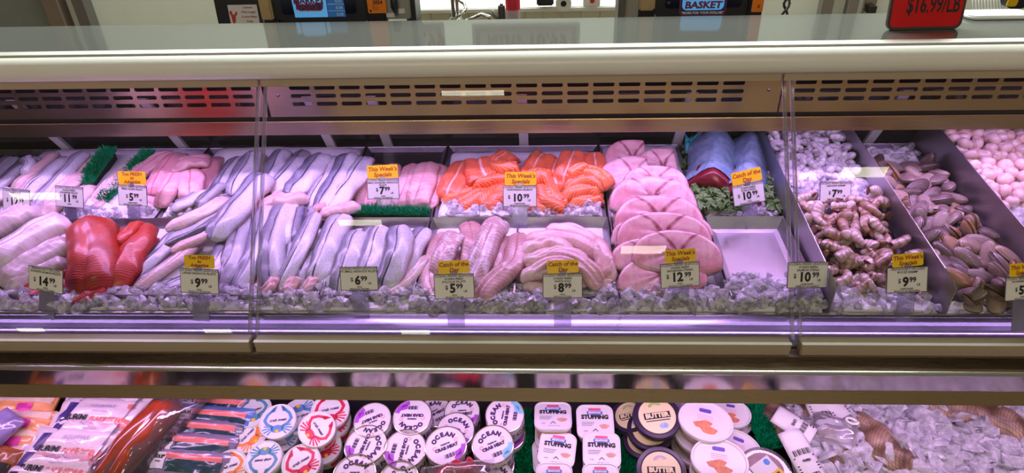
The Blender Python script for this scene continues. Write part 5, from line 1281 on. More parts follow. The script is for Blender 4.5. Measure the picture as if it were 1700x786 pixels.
def crab_can(px, py, wpx, rz, label, h=.145, tx=0, ty=0, stack=1, accent='purp', hgt=.062):
    F0 = SF(px, py, h, 0, tx, ty); r = wpx * mpp(F0.translation) / 2
    base = F0 @ Vector((0, 0, -hgt)); t = thing('crab_meat_can', label, 'food can', base, 'round crab meat cans')
    mb = MB(); mb.lathe([(r * .96, -hgt), (r * .99, -hgt + .002), (r * .985, -.004), (r * .96, -.003), (r * .95, -.0035), (.001, -.0035)], F0, 40); mb.build('body', CANW, t, smooth='auto')
    mb = MB(); mb.lathe([(r * .985, -.005), (r * 1.0, -.003), (r * 1.0, 0), (r * .965, .0005), (r * .955, -.003)], F0, 40, cap=False); mb.lathe([(r * .985, -hgt + .003), (r, -hgt + .001), (r, -hgt - .001), (r * .97, -hgt - .001)], F0, 40, cap=False); mb.build('rim', RIM, t, smooth='auto')
    Fz = F0 @ Matrix.Rotation(R(rz), 4, 'Z'); z = -.0030
    mb = MB(); arc_text(mb, 'OCEAN', r * .30, r * .60, 90, 24, Fz, z + .0004, .0012)
    text_mb(mb, 'PREMIUM', r * .11, Fz @ Matrix.Translation((0, r * .10, z + .0004)), bold=.0003); text_mb(mb, 'CRAB MEAT', r * .21, Fz @ Matrix.Translation((0, -r * .10, z + .0004)), bold=.0008)
    for k in range(9): mb.slab([(x + (-.22 + .052 * k) * r, y) for x, y in ((0, -r * .62), (r * (.02 + .018 * (k % 3)), -r * .62), (r * (.02 + .018 * (k % 3)), -r * .42), (0, -r * .42))], z, z + .0004, Fz)
    mb.build('lettering', M['ink2'], t)
    mb = MB(); mb.slab(arc_band(r * .72, r * .93, -75, -15), z, z + .0003, Fz); mb.slab([(x + r * .28, y - r * .45) for x, y in ((0, 0), (r * .35, r * .1), (r * .3, -r * .2), (.0, -r * .25))], z, z + .0003, Fz); mb.build('colour_swoosh', M[accent], t)
    for x, y in ((-.55, .05), (.55, .12)):
        mb = MB(); mb.slab([(a + x * r, b + y * r) for a, b in arc_band(r * .05, r * .11, 0, 320, 10)], z, z + .0003, Fz)
        mb.build('shell_print', M['pinkp'], t)
    # side print
    mb = MB()
    for k in range(-3, 4):
        Q = F0 @ Matrix.Rotation(R(-90 + rz * .3 + k * 22), 4, 'Z') @ Matrix.Translation((r * .99, 0, -hgt * .5)) @ Matrix.Rotation(R(90), 4, 'Y') @ Matrix.Rotation(R(90), 4, 'Z')
        if k % 2: text_mb(mb, 'OCEAN'[k % 5], hgt * .42, Q, bold=.0008)
        else:
            for j in range(4): mb.slab([(-.006, -.012 + j * .006), (.006, -.012 + j * .006), (.006, -.010 + j * .006), (-.006, -.010 + j * .006)], 0, .0004, Q)
    mb.build('side_print', M['ink2'], t)
    if stack > 1: pass
    return t
n_of = 'crab meat can'
crab_can(618, 697, 64, 205, 'OCEAN crab can with its lettering upside down, second from the left at the back', ty=-2)
crab_can(684, 692, 66, 180, 'OCEAN crab can at the back with its name exactly upside down')
crab_can(607, 739, 72, 255, 'OCEAN crab can with a violet band and vertical name, left front', ty=-3)
crab_can(672, 746, 72, 262, 'OCEAN crab can with a violet band, middle front, name running down')
crab_can(740, 740, 70, 24, 'OCEAN crab can with upright slanted name, right of two violet-banded ones', h=.150)
crab_can(756, 714, 64, -18, 'OCEAN crab can half behind the slanted one', h=.125)
crab_can(767, 684, 60, 5, 'crab can far back whose lid shows CRAB MEAT under the lip', h=.12)
crab_can(722, 684, 56, 30, 'crab can at the back between the upside-down one and the blue-shadowed one', h=.10)
crab_can(838, 689, 66, 82, 'OCEAN crab can with aqua edge, name running upward, by the green grass', accent='aqua')
crab_can(818, 738, 70, 25, 'OCEAN crab can with aqua edge, front right of the group', accent='aqua', h=.150)
crab_can(588, 788, 72, 2, 'OCEAN crab can cut by the bottom frame edge, left one')
crab_can(662, 796, 66, -60, 'crab can cut by the bottom frame edge, middle one')
crab_can(822, 793, 62, -5, 'crab can cut by the bottom frame edge, right one', accent='aqua', h=.12)
for px, py, w_, lab in ((612, 702, 64, 'lower crab can under the second from the left'), (682, 700, 66, 'lower crab can under the upside-down one'), (610, 748, 70, 'lower crab can under the left front one'), (673, 754, 70, 'lower crab can under the middle front one'),
                        (742, 750, 68, 'lower crab can under the slanted one'), (842, 697, 66, 'lower crab can under the aqua one by the grass'), (822, 748, 68, 'lower crab can under the front aqua one')):
    crab_can(px - 2, py + 22, w_, 15, lab, h=.072)
# smaller plastic crab tubs with coloured crab prints
def small_tub(px, py, wpx, rz, col, label, h=.12, tx=0, ty=0, hgt=.05, bodym='white'):
    F0 = SF(px, py, h, 0, tx, ty); r = wpx * mpp(F0.translation) / 2
    t = thing('crab_tub', label, 'food tub', F0 @ Vector((0, 0, -hgt)), 'round plastic crab tubs')
    mb = MB(); mb.lathe([(r * .86, -hgt), (r * .90, -hgt + .003), (r * .96, -.010)], F0, 36); mb.build('body', M['white'], t, smooth='auto')
    mb = MB(); mb.lathe([(r * .97, -.012), (r * .99, -.010), (r, -.001), (r * .975, .0012), (r * .93, .0005), (r * .91, -.0015), (.001, -.0015)], F0, 40); mb.build('lid', M['white'], t, smooth='auto')
    Fz = F0 @ Matrix.Rotation(R(rz), 4, 'Z'); z = -.0012; mb = MB()
    rs = random.Random(px)
    P2 = lambda pts: mb.slab([(x * r, y * r) for x, y in pts], z, z + .0004, Fz)
    P2([(.30 * math.cos(a) * 1.15, -.42 + .22 * math.sin(a)) for a in [k * .5236 for k in range(12)]])
    for sg in (-1, 1):
        for k in range(4):
            a = R(-70 + 32 * k); P2([(sg * .22, -.46 + .05 * k), (sg * (.30 + .48 * math.cos(a)), -.42 + .34 * math.sin(a)), (sg * (.30 + .50 * math.cos(a + .16)), -.40 + .34 * math.sin(a + .16)), (sg * .24, -.40 + .05 * k)])
        arm = [(.26, -.32), (.62, -.18), (.80, .12), (.66, .44), (.36, .74), (.12, .86), (.24, .66), (.52, .38), (.62, .12), (.50, -.08), (.22, -.24)]
        P2([(sg * x, y) for x, y in (arm if sg > 0 else arm[::-1])])
        P2([(sg * x, y) for x, y in ([(.20, .58), (.44, .52), (.30, .80), (.10, .92)] if sg > 0 else [(.10, .92), (.30, .80), (.44, .52), (.20, .58)])])
    mb.build('crab_print', M[col], t)
    mb = MB(); text_mb(mb, 'crab meat', r * .22, Fz @ Matrix.Translation((0, r * .08, z + .0006)), bold=.0003, shear=.2); mb.build('lettering', M['ink2'], t)
    mb = MB(); mb.slab(arc_band(.0001, r * .10, 0, 350, 12), z + .0005, z + .0009, Fz @ Matrix.Translation((0, -r * .55, 0))); mb.build('emblem', M['yellow'], t)
    mb = MB()
    for a0 in (-130, -60):
        for k in range(5):
            a, b = R(a0 + 12 * k), R(a0 + 12 * k + 12); rr_ = r * .935
            for zz0, zz1 in ((-hgt * (.75 - .06 * k), -hgt * (.32 + .03 * k)),):
                mb.add([F0 @ Vector((rr_ * math.cos(a), rr_ * math.sin(a), zz0)), F0 @ Vector((rr_ * math.cos(b), rr_ * math.sin(b), zz0 * .98)), F0 @ Vector((rr_ * 1.02 * math.cos(b), rr_ * 1.02 * math.sin(b), zz1)), F0 @ Vector((rr_ * 1.02 * math.cos(a), rr_ * 1.02 * math.sin(a), zz1))], [(0, 1, 2, 3)])
    mb.build('side_print', M[col], t)
for a in ((420, 683, 62, 20, 'tealp', 'white crab tub at the back under the lip, left of the blue one', .10), (497, 690, 66, 200, 'bluep', 'white crab tub with a barcode side behind the blue one', .10),
          (468, 722, 60, 10, 'bluep', 'lower blue crab tub of the stack of two', .075), (461, 700, 62, 8, 'bluep', 'blue crab tub on top of its stack', .125),
          (412, 724, 62, 60, 'orangep', 'orange crab tub leaning left beside the blue stack', .10), (552, 700, 62, 10, 'redp', 'lower red crab tub at the back', .08), (548, 682, 64, 15, 'redp', 'red crab tub on top at the back', .125),
          (536, 742, 62, 30, 'redp', 'lower red crab tub of the leaning stack', .075), (526, 713, 62, -50, 'redp', 'red crab tub with a starburst claw print, leaning left', .135),
          (437, 762, 64, 185, 'tealp', 'teal crab tub in the middle of the front row', .12), (500, 769, 66, 35, 'redp', 'red crab tub at the front right', .12), (380, 777, 62, 20, 'orangep', 'orange crab tub at the bottom edge beside the clear packs', .11)):
    small_tub(*a[:6], h=a[6], tx=random.Random(a[0]).uniform(-4, 8), ty=random.Random(a[0] + 1).uniform(-9, 6))
# stuffing tubs, rounded squares
def stuffing(px, py, wpx, rz, label, h=.13, front=False, tx=0, amber=False, hgt=.05):
    F0 = SF(px, py, h, rz, tx); W = wpx * mpp(F0.translation); t = thing('stuffing_tub', label, 'food tub', F0 @ Vector((0, 0, -hgt)), 'square seafood stuffing tubs')
    tub = M['white']; mb = MB(); rings = []
    for sc, z in ((.80, -hgt), (.82, -hgt + .003), (.92, -.012)): rings.append([F0 @ Vector((x * sc, y * sc, z)) for x, y in rr(W, W, W * .22, 6)])
    mb.loops(rings); mb.build('body', M['tubtan'] if amber else M['tubbody'], t, smooth='auto')
    mb = MB(); rings = []
    for sc, z in ((.95, -.012), (.985, -.010), (1.0, -.002), (.985, 0), (.94, .0), (.91, -.002), (.5, -.002)): rings.append([F0 @ Vector((x * sc, y * sc, z)) for x, y in rr(W, W, W * .22, 6)])
    mb.loops(rings); mb.build('lid', M['lidpink'], t, smooth='auto')
    z = -.0018; Q = lambda x, y: F0 @ Matrix.Translation((x * W, y * W, z + .0004))
    mb = MB(); text_mb(mb, 'STUFFING', W * .165, Q(0, .13), bold=.0010, sx=.98)
    for i in range(3): mb.slab([(-.36 * W, (-.02 - .045 * i) * W), ((-.02 - .03 * i) * W, (-.02 - .045 * i) * W), ((-.02 - .03 * i) * W, (-.03 - .045 * i) * W), (-.36 * W, (-.03 - .045 * i) * W)], z, z + .0003, F0)
    text_mb(mb, 'KEEP', W * .05, Q(-.26, -.28)); text_mb(mb, 'NET WT 12 OZ', W * .045, Q(.03, -.36))
    mb.slab([(-.08 * W, -.28 * W), (0, -.2 * W), (.08 * W, -.28 * W), (.06 * W, -.285 * W), (0, -.23 * W), (-.06 * W, -.285 * W)], z, z + .0003, F0)
    mb.build('lettering', M['ink'], t)
    mb = MB(); mb.slab(rr(W * .42, W * .10, .003, x=0, y=W * .26), z, z + .0003, F0); mb.build('blue_band', M['bluelab'], t)
    mb = MB(); text_mb(mb, 'SEAFOOD', W * .075, F0 @ Matrix.Translation((0, W * .26, z + .0007)), bold=.0005); mb.build('band_lettering', M['paper'], t)
    mb = MB(); mb.slab(rr(W * .34, W * .075, .003, x=0, y=W * .36), z, z + .0003, F0); mb.build('red_logo', M['redlogo'], t)
    mb = MB(); mb.slab([(W * (.24 + .13 * math.cos(a) * (1 + .2 * math.sin(3 * a))), W * (-.14 + .07 * math.sin(a))) for a in [k * .5236 for k in range(12)]], z, z + .0003, F0); mb.build('food_picture', M['foodpic'], t)
M['tubbody'] = mat('frosted_tub', (.80, .74, .76), .3); M['tubtan'] = mat('tub_with_tan_stuffing', (.62, .36, .24), .3, var=.3, vscale=50); M['lidpink'] = mat('frosted_lid', (.84, .80, .82), .25, var=.03)
M['bluelab'] = mat('blue_label_band', (.05, .18, .66), .45); M['redlogo'] = mat('red_logo_print', (.80, .12, .22), .5); M['foodpic'] = mat('food_picture_print', (.85, .40, .28), .5, var=.5, vscale=120)
stuffing(918, 716, 60, 0, 'lower stuffing tub at the back left of the tub group', .085, amber=True)
stuffing(918, 690, 62, 0, 'stuffing tub at the back left whose tan side shows', .135, tx=-16, amber=True, hgt=.055)
stuffing(988, 700, 62, 0, 'stuffing tub at the back right with a full lid', .125)
stuffing(915, 758, 62, 4, 'lower stuffing tub beneath the tilted left one', .07)
stuffing(925, 746, 62, -8, 'stuffing tub in front left, turned slightly', .13)
stuffing(998, 757, 62, 0, 'lower stuffing tub beneath the straight right one', .07)
stuffing(999, 747, 63, -2, 'stuffing tub in front right, straight', .13)
stuffing(920, 798, 62, 0, 'stuffing tub cut by the bottom frame edge, left one', .135)
stuffing(998, 799, 62, 0, 'stuffing tub cut by the bottom frame edge, right one', .135)
# black-lidded butter tubs
M['cream_label'] = mat('cream_label', (.86, .74, .42), .45, var=.05); M['dish_plum'] = mat('plum_black_lid', (.035, .02, .05), .3)
def butter(px, py, wpx, rz, label, h, tx=0, ty=0, hgt=.045, face=True):
    F0 = SF(px, py, h, 0, tx, ty); r = wpx * mpp(F0.translation) / 2; t = thing('butter_tub', label, 'food tub', F0 @ Vector((0, 0, -hgt)), 'black-lidded butter tubs')
    mb = MB(); mb.lathe([(r * .80, -hgt), (r * .84, -hgt + .002), (r * .93, -.012)], F0, 36); mb.build('body', M['cream_label'], t, smooth='auto')
    mb = MB(); mb.lathe([(r * .935, -.016), (r * .99, -.014), (r, -.002), (r * .97, .001), (r * .82, .0012), (r * .79, -.001), (.001, -.001)], F0, 44); mb.build('lid', M['dish_plum'], t, smooth='auto')
    mb = MB(); mb.lathe([(r * .77, -.0012), (r * .77, -.0004), (.001, -.0004)], F0, 40, cap=False); mb.build('label', M['cream_label'], t)
    Fz = F0 @ Matrix.Rotation(R(rz), 4, 'Z'); mb = MB()
    mb.slab([(-r * .55, -r * .12), (r * .55, -r * .12), (r * .55, r * .16), (-r * .55, r * .16)], -.0002, .0001, Fz); mb.slab([(-r * .5, -r * .18), (r * .5, -r * .18), (r * .5, -r * .22), (-r * .5, -r * .22)], -.0002, .0001, Fz); mb.build('name_plate', M['ink'], t)
    mb = MB(); text_mb(mb, 'BUTTER', r * .27, Fz @ Matrix.Translation((0, .02 * r, .0003)), bold=.0010); mb.build('lettering', M['cream_label'], t)
    mb = MB()
    for k in range(7): a = R(20 + 24 * k); mb.slab([(r * .10 * math.cos(a), r * .42 + r * .06 * math.sin(a)), (r * .28 * math.cos(a), r * .42 + r * .2 * math.sin(a)), (r * .28 * math.cos(a + .3), r * .42 + r * .2 * math.sin(a + .3))], -.0002, .0001, Fz)
    mb.build('green_sprig', mat('sprig_green', (.2, .5, .05), .5), t) if rz else mb.build('arch_mark', mat('lilac_print', (.45, .35, .60), .5), t)
    mb = MB(); mb.slab([(r * (.18 + .2 * math.cos(a)), r * (-.45 + .13 * math.sin(a))) for a in [k * .6283 for k in range(10)]], -.0002, .0001, Fz); mb.build('crab_picture', mat('pale_blue_crab', (.35, .48, .72), .5, var=.5, vscale=150), t)
    mb = MB(); mb.lathe([(r * .865, -hgt * .85), (r * .925, -hgt * .45)], F0, 36, cap=False); mb.build('side_band', mat('dark_food_band', (.30, .20, .08), .45, var=.9, vscale=70), t, smooth=True)
butter(1045, 690, 62, 8, 'butter tub half hidden at the back left of its group', .10, ty=-14)
butter(1070, 728, 74, 0, 'lower tilted butter tub under the BUTTER lid stack', .075, ty=-12)
butter(1080, 712, 78, 0, 'middle butter tub of the tall stack', .105, ty=-6)
butter(1091, 691, 80, 8, 'top butter tub with green sprig and blue crab print', .150, tx=3)
butter(1098, 782, 84, 0, 'front butter tub cut by the bottom frame edge', .115, tx=4)
# oval clear tubs with a crab cake picture
def oval(px, py, wpx, rz, label, h, tx=0, ty=0, hgt=.040, asp=.82, pic=True):
    F0 = SF(px, py, h, rz, tx, ty); r = wpx * mpp(F0.translation) / 2; E = F0 @ Matrix.Diagonal((1, asp, 1, 1)); t = thing('seafood_tub', label, 'food tub', F0 @ Vector((0, 0, -hgt)), 'oval seafood salad tubs')
    mb = MB(); mb.lathe([(r * .84, -hgt), (r * .87, -hgt + .003), (r * .93, -.010)], E, 40); mb.build('body', M['tubpeach'], t, smooth='auto')
    mb = MB(); mb.lathe([(r * .94, -.012), (r * .99, -.010), (r, -.002), (r * .98, .0008), (r * .93, .0008), (r * .89, -.003), (.001, -.003)], E, 48); mb.build('lid', M['lidpink'], t, smooth='auto')
    z = -.0026
    if pic:
        mb = MB()
        for cx, cy, s_ in ((-.18, -.18, .26), (.12, -.34, .30), (.02, -.08, .22)): mb.slab([(r * (cx + s_ * math.cos(a) * (1 + .15 * math.sin(5 * a))), r * (cy + s_ * .5 * math.sin(a))) for a in [k * .3927 for k in range(16)]], z, z + .0004 + .0001 * s_, F0)
        mb.build('food_picture', M['foodpic2'], t)
        mb = MB(); mb.slab(rr(r * .44, r * .15, .004, x=-.02 * r, y=r * .42), z, z + .0004, F0); mb.build('violet_logo', mat('violet_logo', (.16, .08, .50), .45), t)
        mb = MB()
        for i in range(3): mb.slab([(-r * .3, r * (.22 - .07 * i)), (r * .26, r * (.22 - .07 * i)), (r * .26, r * (.20 - .07 * i)), (-r * .3, r * (.20 - .07 * i))], z, z + .0003, F0)
        mb.build('small_print', M['pinkp'], t)
M['tubpeach'] = mat('clear_tub_with_peach_filling', (.72, .46, .40), .25, var=.15, vscale=25); M['foodpic2'] = mat('crab_cake_picture', (.85, .26, .12), .5, var=.45, vscale=120)
oval(1215, 700, 66, -10, 'lower tub of the back right stack by the green strip', .06)
oval(1214, 686, 66, -10, 'upper tub of the back right stack by the green strip', .10)
oval(1160, 742, 92, -8, 'bottom tub of the tall oval stack', .055, ty=4)
oval(1166, 722, 92, -8, 'middle tub of the tall oval stack', .10, ty=4)
oval(1172, 699, 92, -10, 'top tub of the tall oval stack with a crab picture', .148, ty=6)
oval(1225, 745, 84, -20, 'oval tub with a half-hidden orange picture behind the front one', .10, ty=8)
oval(1192, 785, 94, -6, 'tub underneath the front crab-picture tub', .09)
oval(1195, 764, 96, -8, 'front oval tub with a violet logo and a crab cake picture', .140, ty=3)
# clear domed container with a yellow label at the front
F0 = SF(1272, 786, .10, 0, 0, 6); r = 92 * mpp(F0.translation) / 2
t = thing('clear_deli_container', 'clear round container with a white and yellow sticker, bottom edge', 'food container', F0 @ Vector((0, 0, -.04)))
mb = MB(); mb.lathe([(r * .8, -.05), (r * .9, -.008), (r * .9, -.004), (.001, -.004)], F0, 36); mb.build('filling', mat('pink_filling', (.74, .46, .46), .4, var=.25, vscale=50), t, smooth='auto')
mb = MB(); mb.lathe([(r * .95, -.012), (r, -.008), (r, .0), (r * .94, .003), (r * .88, .001), (r * .5, .004), (.001, .005)], F0, 44); mb.build('lid', clear('clear_lid', (.92, .9, .92), refl=2.2, rough=.03, body=.12, bodycol=(.8, .75, .8)), t, smooth='auto')
Q = F0 @ Matrix.Rotation(R(35), 4, 'Z')
mb = MB(); mb.slab([(-.03, -.03), (.032, -.03), (.032, .03), (-.03, .03)], .0055, .006, Q); mb.build('sticker', M['paper'], t)
mb = MB(); mb.slab([(-.03, -.028), (.034, -.028), (.034, -.008), (-.03, -.008)], .0062, .0065, Q); mb.build('yellow_band', mat('amber_band', (.92, .52, .03), .5), t)
mb = MB(); text_mb(mb, 'CRAB DIP', .011, Q @ Matrix.Translation((.002, -.018, .0068)), bold=.0006); mb.build('lettering', M['ink'], t)
mb = MB(); mb.slab(arc_band(.0001, .008, 0, 350, 12), .0062, .0066, Q @ Matrix.Translation((.018, .018, 0))); mb.build('blue_dot', mat('blue_dot_print', (.08, .28, .7), .5), t)
# green grass strips of the lower bin
for (a, b, w_, lab, sd_) in (((868, 690, .02), (872, 800, .02), .035, 'green grass strip between the crab cans and the stuffing tubs', 21), ((1034, 690, .02), (1043, 800, .02), .030, 'green grass strip between the stuffing and the butter tubs', 22),
                             ((1243, 672, .05), (1275, 752, .05), .045, 'green grass strip between the oval tubs and the netted clams', 23), ((548, 770, .005), (565, 745, .005), .04, 'scrap of green grass strip under the red crab tubs', 24)):
    grass_strip(shelf(*a), shelf(*b), w_, .026, lab, n=1500, seed=sd_, base=.018, up=SN)
# ---------------------------------------------------------------- red lobster claw in a clear bag
M['film'] = clear('clear_film', (.95, .93, .96), refl=2.4, rough=.06, body=.10, bodycol=(.8, .75, .8))
def film(name, par, cx, cy, hgt, Fx, w2, h2, seed, m=None, n=16, pw=2.6):
    mb = MB(); vs = []
    for j in range(n + 1):
        for i in range(n + 1):
            u, v = -1 + 2 * i / n, -1 + 2 * j / n
            z = hgt * max(0, (1 - abs(u) ** pw) * (1 - abs(v) ** pw)) ** .5 + .006 * noise.noise(Vector((u * 2.5 + seed, v * 2.5, seed))) + .003 * noise.noise(Vector((u * 7 + seed, v * 5, 1)))
            vs.append(Fx @ Vector((u * w2, v * h2, z)))
    mb.add(vs, [(j * (n + 1) + i, j * (n + 1) + i + 1, (j + 1) * (n + 1) + i + 1, (j + 1) * (n + 1) + i) for j in range(n) for i in range(n)])
    return mb.build(name, m or M['film'], par, smooth=True)
F0 = SF(772, 790, .165, 8, 6); t = thing('bagged_lobster_claw', 'red lobster claw with a tan band in a clear bag, bottom edge', 'lobster claw', F0.translation)
cl = mat('cooked_claw_red', (.55, .02, .03), .3, var=.3, vscale=30)
mb = MB(); mb.tube([F0 @ Vector(q) for q in ((-.07, -.04, .0), (-.05, .0, .006), (-.02, .012, .01), (.012, -.01, .012), (.03, -.04, .01))], [.02, .026, .024, .028, .024], 16); mb.build('claw', cl, t, smooth=True)
mb = MB(); mb.tube([F0 @ Vector(q) for q in ((.014, -.045, .016), (.016, -.012, .022), (.014, .022, .016), (.012, .036, .012))], [.022, .024, .012, .004], 16); mb.build('claw_tip', cl, t, smooth=True)
mb = MB(); mb.tube([F0 @ Vector((.015, -.026, .020)), F0 @ Vector((.015, -.012, .022))], [.0262, .0266], 20); mb.build('tan_band', mat('tan_rubber_band', (.62, .36, .16), .5), t, smooth='auto')
film('clear_bag', t, 0, 0, .045, F0 @ Matrix.Translation((-.015, -.02, .002)), .085, .05, 5)
# ---------------------------------------------------------------- flat packs at the left
def ray_pack(name, label, cat, group, px, py, w_, h_, rz, hh, th, mbase, seed, tx=6):
    F0 = SF(px, py, hh, rz, tx); t = thing(name, label, cat, F0.translation, group)
    film('pack_body', t, 0, 0, th, F0, w_ / 2, h_ / 2, seed, mbase); 
    mb = MB(); mb.slab(rr(w_, h_, .006, y=0), -.006, .0, F0); mb.build('pack_back', mbase, t)
    return t, F0
def on(Fx, x, y, th, seed, w2, h2):             # height of a point of the pillow surface
    u, v = x / w2, y / h2
    return th * (max(0, 1 - abs(u) ** 2.6) * max(0, 1 - abs(v) ** 2.6)) ** .5 + .006 * noise.noise(Vector((u * 2.5 + seed, v * 2.5, seed))) + .003 * noise.noise(Vector((u * 7 + seed, v * 5, 1)))
def drape(parent, name, x0, x1, y0, y1, m, Fx, th, seed, w2, h2, lift=.0012, shear=0.0, wavy=0.0):
    mb = MB(); nx, ny = 14, 4; vs = []
    for j in range(ny + 1):
        for i in range(nx + 1):
            y = y0 + (y1 - y0) * j / ny + wavy * math.sin(i * 1.1); x = x0 + (x1 - x0) * i / nx + shear * (y - y0)
            vs.append(Fx @ Vector((x, y, on(Fx, x, y, th, seed, w2, h2) + lift)))
    mb.add(vs, [(j * (nx + 1) + i, j * (nx + 1) + i + 1, (j + 1) * (nx + 1) + i + 1, (j + 1) * (nx + 1) + i) for j in range(ny) for i in range(nx)]); return mb.build(name, m, parent, smooth=True)
def drape_text(parent, name, items, m, Fx, th, seed, w2, h2, lift=.002):
    tmp = MB()
    for s_, size, x, y, bold, shear in items: text_mb(tmp, s_, size, Matrix.Translation((x, y, 0)), bold=bold, shear=shear)
    tmp.v = [Fx @ Vector((v.x, v.y, on(Fx, v.x, v.y, th, seed, w2, h2) + lift)) for v in tmp.v]; return tmp.build(name, m, parent)
M['bagpink'] = mat('pale_pink_bag', (.80, .66, .72), .22, var=.10, vscale=18, bump=.25, Coat_Weight=.6); M['coral'] = mat('coral_band', (.88, .22, .20), .35, var=.25, vscale=30, Coat_Weight=.5); M['violetband'] = mat('dark_violet_band', (.05, .03, .18), .3); M['flakepink'] = mat('pink_flakes', (.85, .40, .50), .3, var=.4, vscale=60, Coat_Weight=.5)
def surimi(px, py, seed, label, hh):
    w_, h_, th = .235, .105, .022; t, F0 = ray_pack('surimi_pack', label, 'seafood pack', 'white and pink surimi packs', px, py, w_, h_, -3, hh, th, M['bagpink'], seed)
    drape(t, 'coral_stripe', -.085, .10, -.044, -.020, M['flakepink'], F0, th, seed, w_ / 2, h_ / 2, wavy=.002)
    drape(t, 'red_corner', .055, .10, -.030, -.008, M['coral'], F0, th, seed, w_ / 2, h_ / 2, lift=.0018)
    drape(t, 'violet_band', -.112, -.088, -.045, .030, M['violetband'], F0, th, seed, w_ / 2, h_ / 2, lift=.0016, shear=.35)
    drape_text(t, 'lettering', [('SURIMI', .019, -.052, -.010, .0008, .15)], M['ink'], F0, th, seed, w_ / 2, h_ / 2, .003)
    drape_text(t, 'flavour_lettering', [('FLAKE STYLE', .016, .030, -.012, .0006, .15)], M['coral'], F0, th, seed, w_ / 2, h_ / 2, .003)
    drape_text(t, 'small_lettering', [('AQUAMAR', .014, .005, .022, .0002, .25), ('seafood flakes', .007, .006, .008, .0001, 0)], mat('grey_lilac_print', (.42, .36, .55), .5), F0, th, seed, w_ / 2, h_ / 2, .003)
surimi(190, 672, 1, 'surimi pack at the very back under the steel lip', .12)
surimi(168, 694, 2, 'second surimi pack from the back with clear SURIMI lettering', .125)
surimi(150, 722, 3, 'third surimi pack from the back, mostly covered', .12)
surimi(124, 746, 4, 'fourth surimi pack from the back with dark SURIMI lettering', .125)
surimi(70, 812, 7, 'surimi pack mostly below the bottom frame edge', .12)
surimi(96, 778, 6, 'front surimi pack in the brownish light', .12)
M['orangebag'] = mat('orange_stick_pack', (.92, .38, .16), .25, var=.2, vscale=20, bump=.2, Coat_Weight=.6); M['palestick'] = mat('pale_crab_sticks', (.85, .62, .50), .3, var=.2, vscale=50); M['magenta'] = mat('magenta_label', (.72, .05, .35), .4)
def sticks(px, py, seed, label, hh):
    w_, h_, th = .165, .07, .018; t, F0 = ray_pack('crab_stick_pack', label, 'seafood pack', 'orange crab stick packs', px, py, w_, h_, -2, hh, th, M['orangebag'], seed)
    drape(t, 'pale_band', -.07, .075, .008, .028, M['palestick'], F0, th, seed, w_ / 2, h_ / 2); drape(t, 'magenta_label', -.005, .035, -.020, .004, M['magenta'], F0, th, seed, w_ / 2, h_ / 2, lift=.0016)
    drape(t, 'black_mark', -.060, -.052, -.024, -.004, M['ink'], F0, th, seed, w_ / 2, h_ / 2, lift=.0016)
sticks(40, 676, 11, 'orange crab stick pack at the back left corner', .11)
sticks(36, 702, 12, 'orange crab stick pack second from the back', .11)
sticks(20, 732, 13, 'orange crab stick pack third from the back', .105)
sticks(28, 758, 14, 'orange crab stick pack at the front beside the violet bands', .10)
# violet clear tub corner and brown pack at the left edge
F0 = SF(0, 712, .15, -30, 10); t, F0 = ray_pack('violet_pouch', 'shiny violet-grey pouch at the left frame edge', 'pouch', None, 0, 712, .075, .09, -30, .15, .016, mat('violet_foil', (.24, .18, .38), .2, var=.5, vscale=25, Coat_Weight=.6), 31)
t, F0 = ray_pack('brown_sauce_pack', 'brown and black pack at the lower left corner of the photo', 'pouch', None, 2, 778, .07, .10, -10, .13, .018, mat('brown_pack', (.30, .09, .02), .3, var=.4, vscale=30, Coat_Weight=.5), 32)
drape(t, 'black_patch', -.01, .03, -.035, .01, M['ink'], F0, .018, 32, .035, .05)
# smoked fish in glossy vacuum wrap
F0 = SF(232, 745, .115, 62, 6); t = thing('smoked_fish_pack', 'glossy red-brown smoked fish in clear wrap beside the divider', 'fish pack', F0.translation)
smk = mat('smoked_fish_skin', (.34, .045, .015), .25, var=.8, vscale=16, Coat_Weight=1.0, Coat_Roughness=.08)
P3 = [F0 @ Vector(q) for q in ((-.12, -.012, .01), (-.06, -.004, .018), (.0, .0, .022), (.07, .0, .018), (.135, .008, .008))]
loft(P3, .088, .030, smk, 'smoked_fish', taper=(.45, .35, .2), arch=.35, wob=.12, seed=9, parent=t, up=SN)
film('clear_wrap', t, 0, 0, .064, F0 @ Matrix.Translation((.01, .0, -.004)), .175, .060, 9, clear('wrinkled_wrap', (.96, .92, .94), refl=3.0, rough=.05, body=.06, bodycol=(.85, .75, .8)), n=26)
# clear tilted divider
a_, b_ = shelf(302, 664, .0), shelf(195, 806, .0)
mb = MB(); nn = (b_ - a_).cross(SN).normalized() * .0025
mb.add([a_ - nn, b_ - nn, b_ - nn + SN * .145, a_ - nn + SN * .145, a_ + nn, b_ + nn, b_ + nn + SN * .145, a_ + nn + SN * .145], [(0, 1, 2, 3), (7, 6, 5, 4), (0, 4, 5, 1), (1, 5, 6, 2), (2, 6, 7, 3), (3, 7, 4, 0)])
tag(mb.build('clear_divider', M['pane_edge']), 'clear acrylic divider between the smoked fish and the dark trays', 'divider')
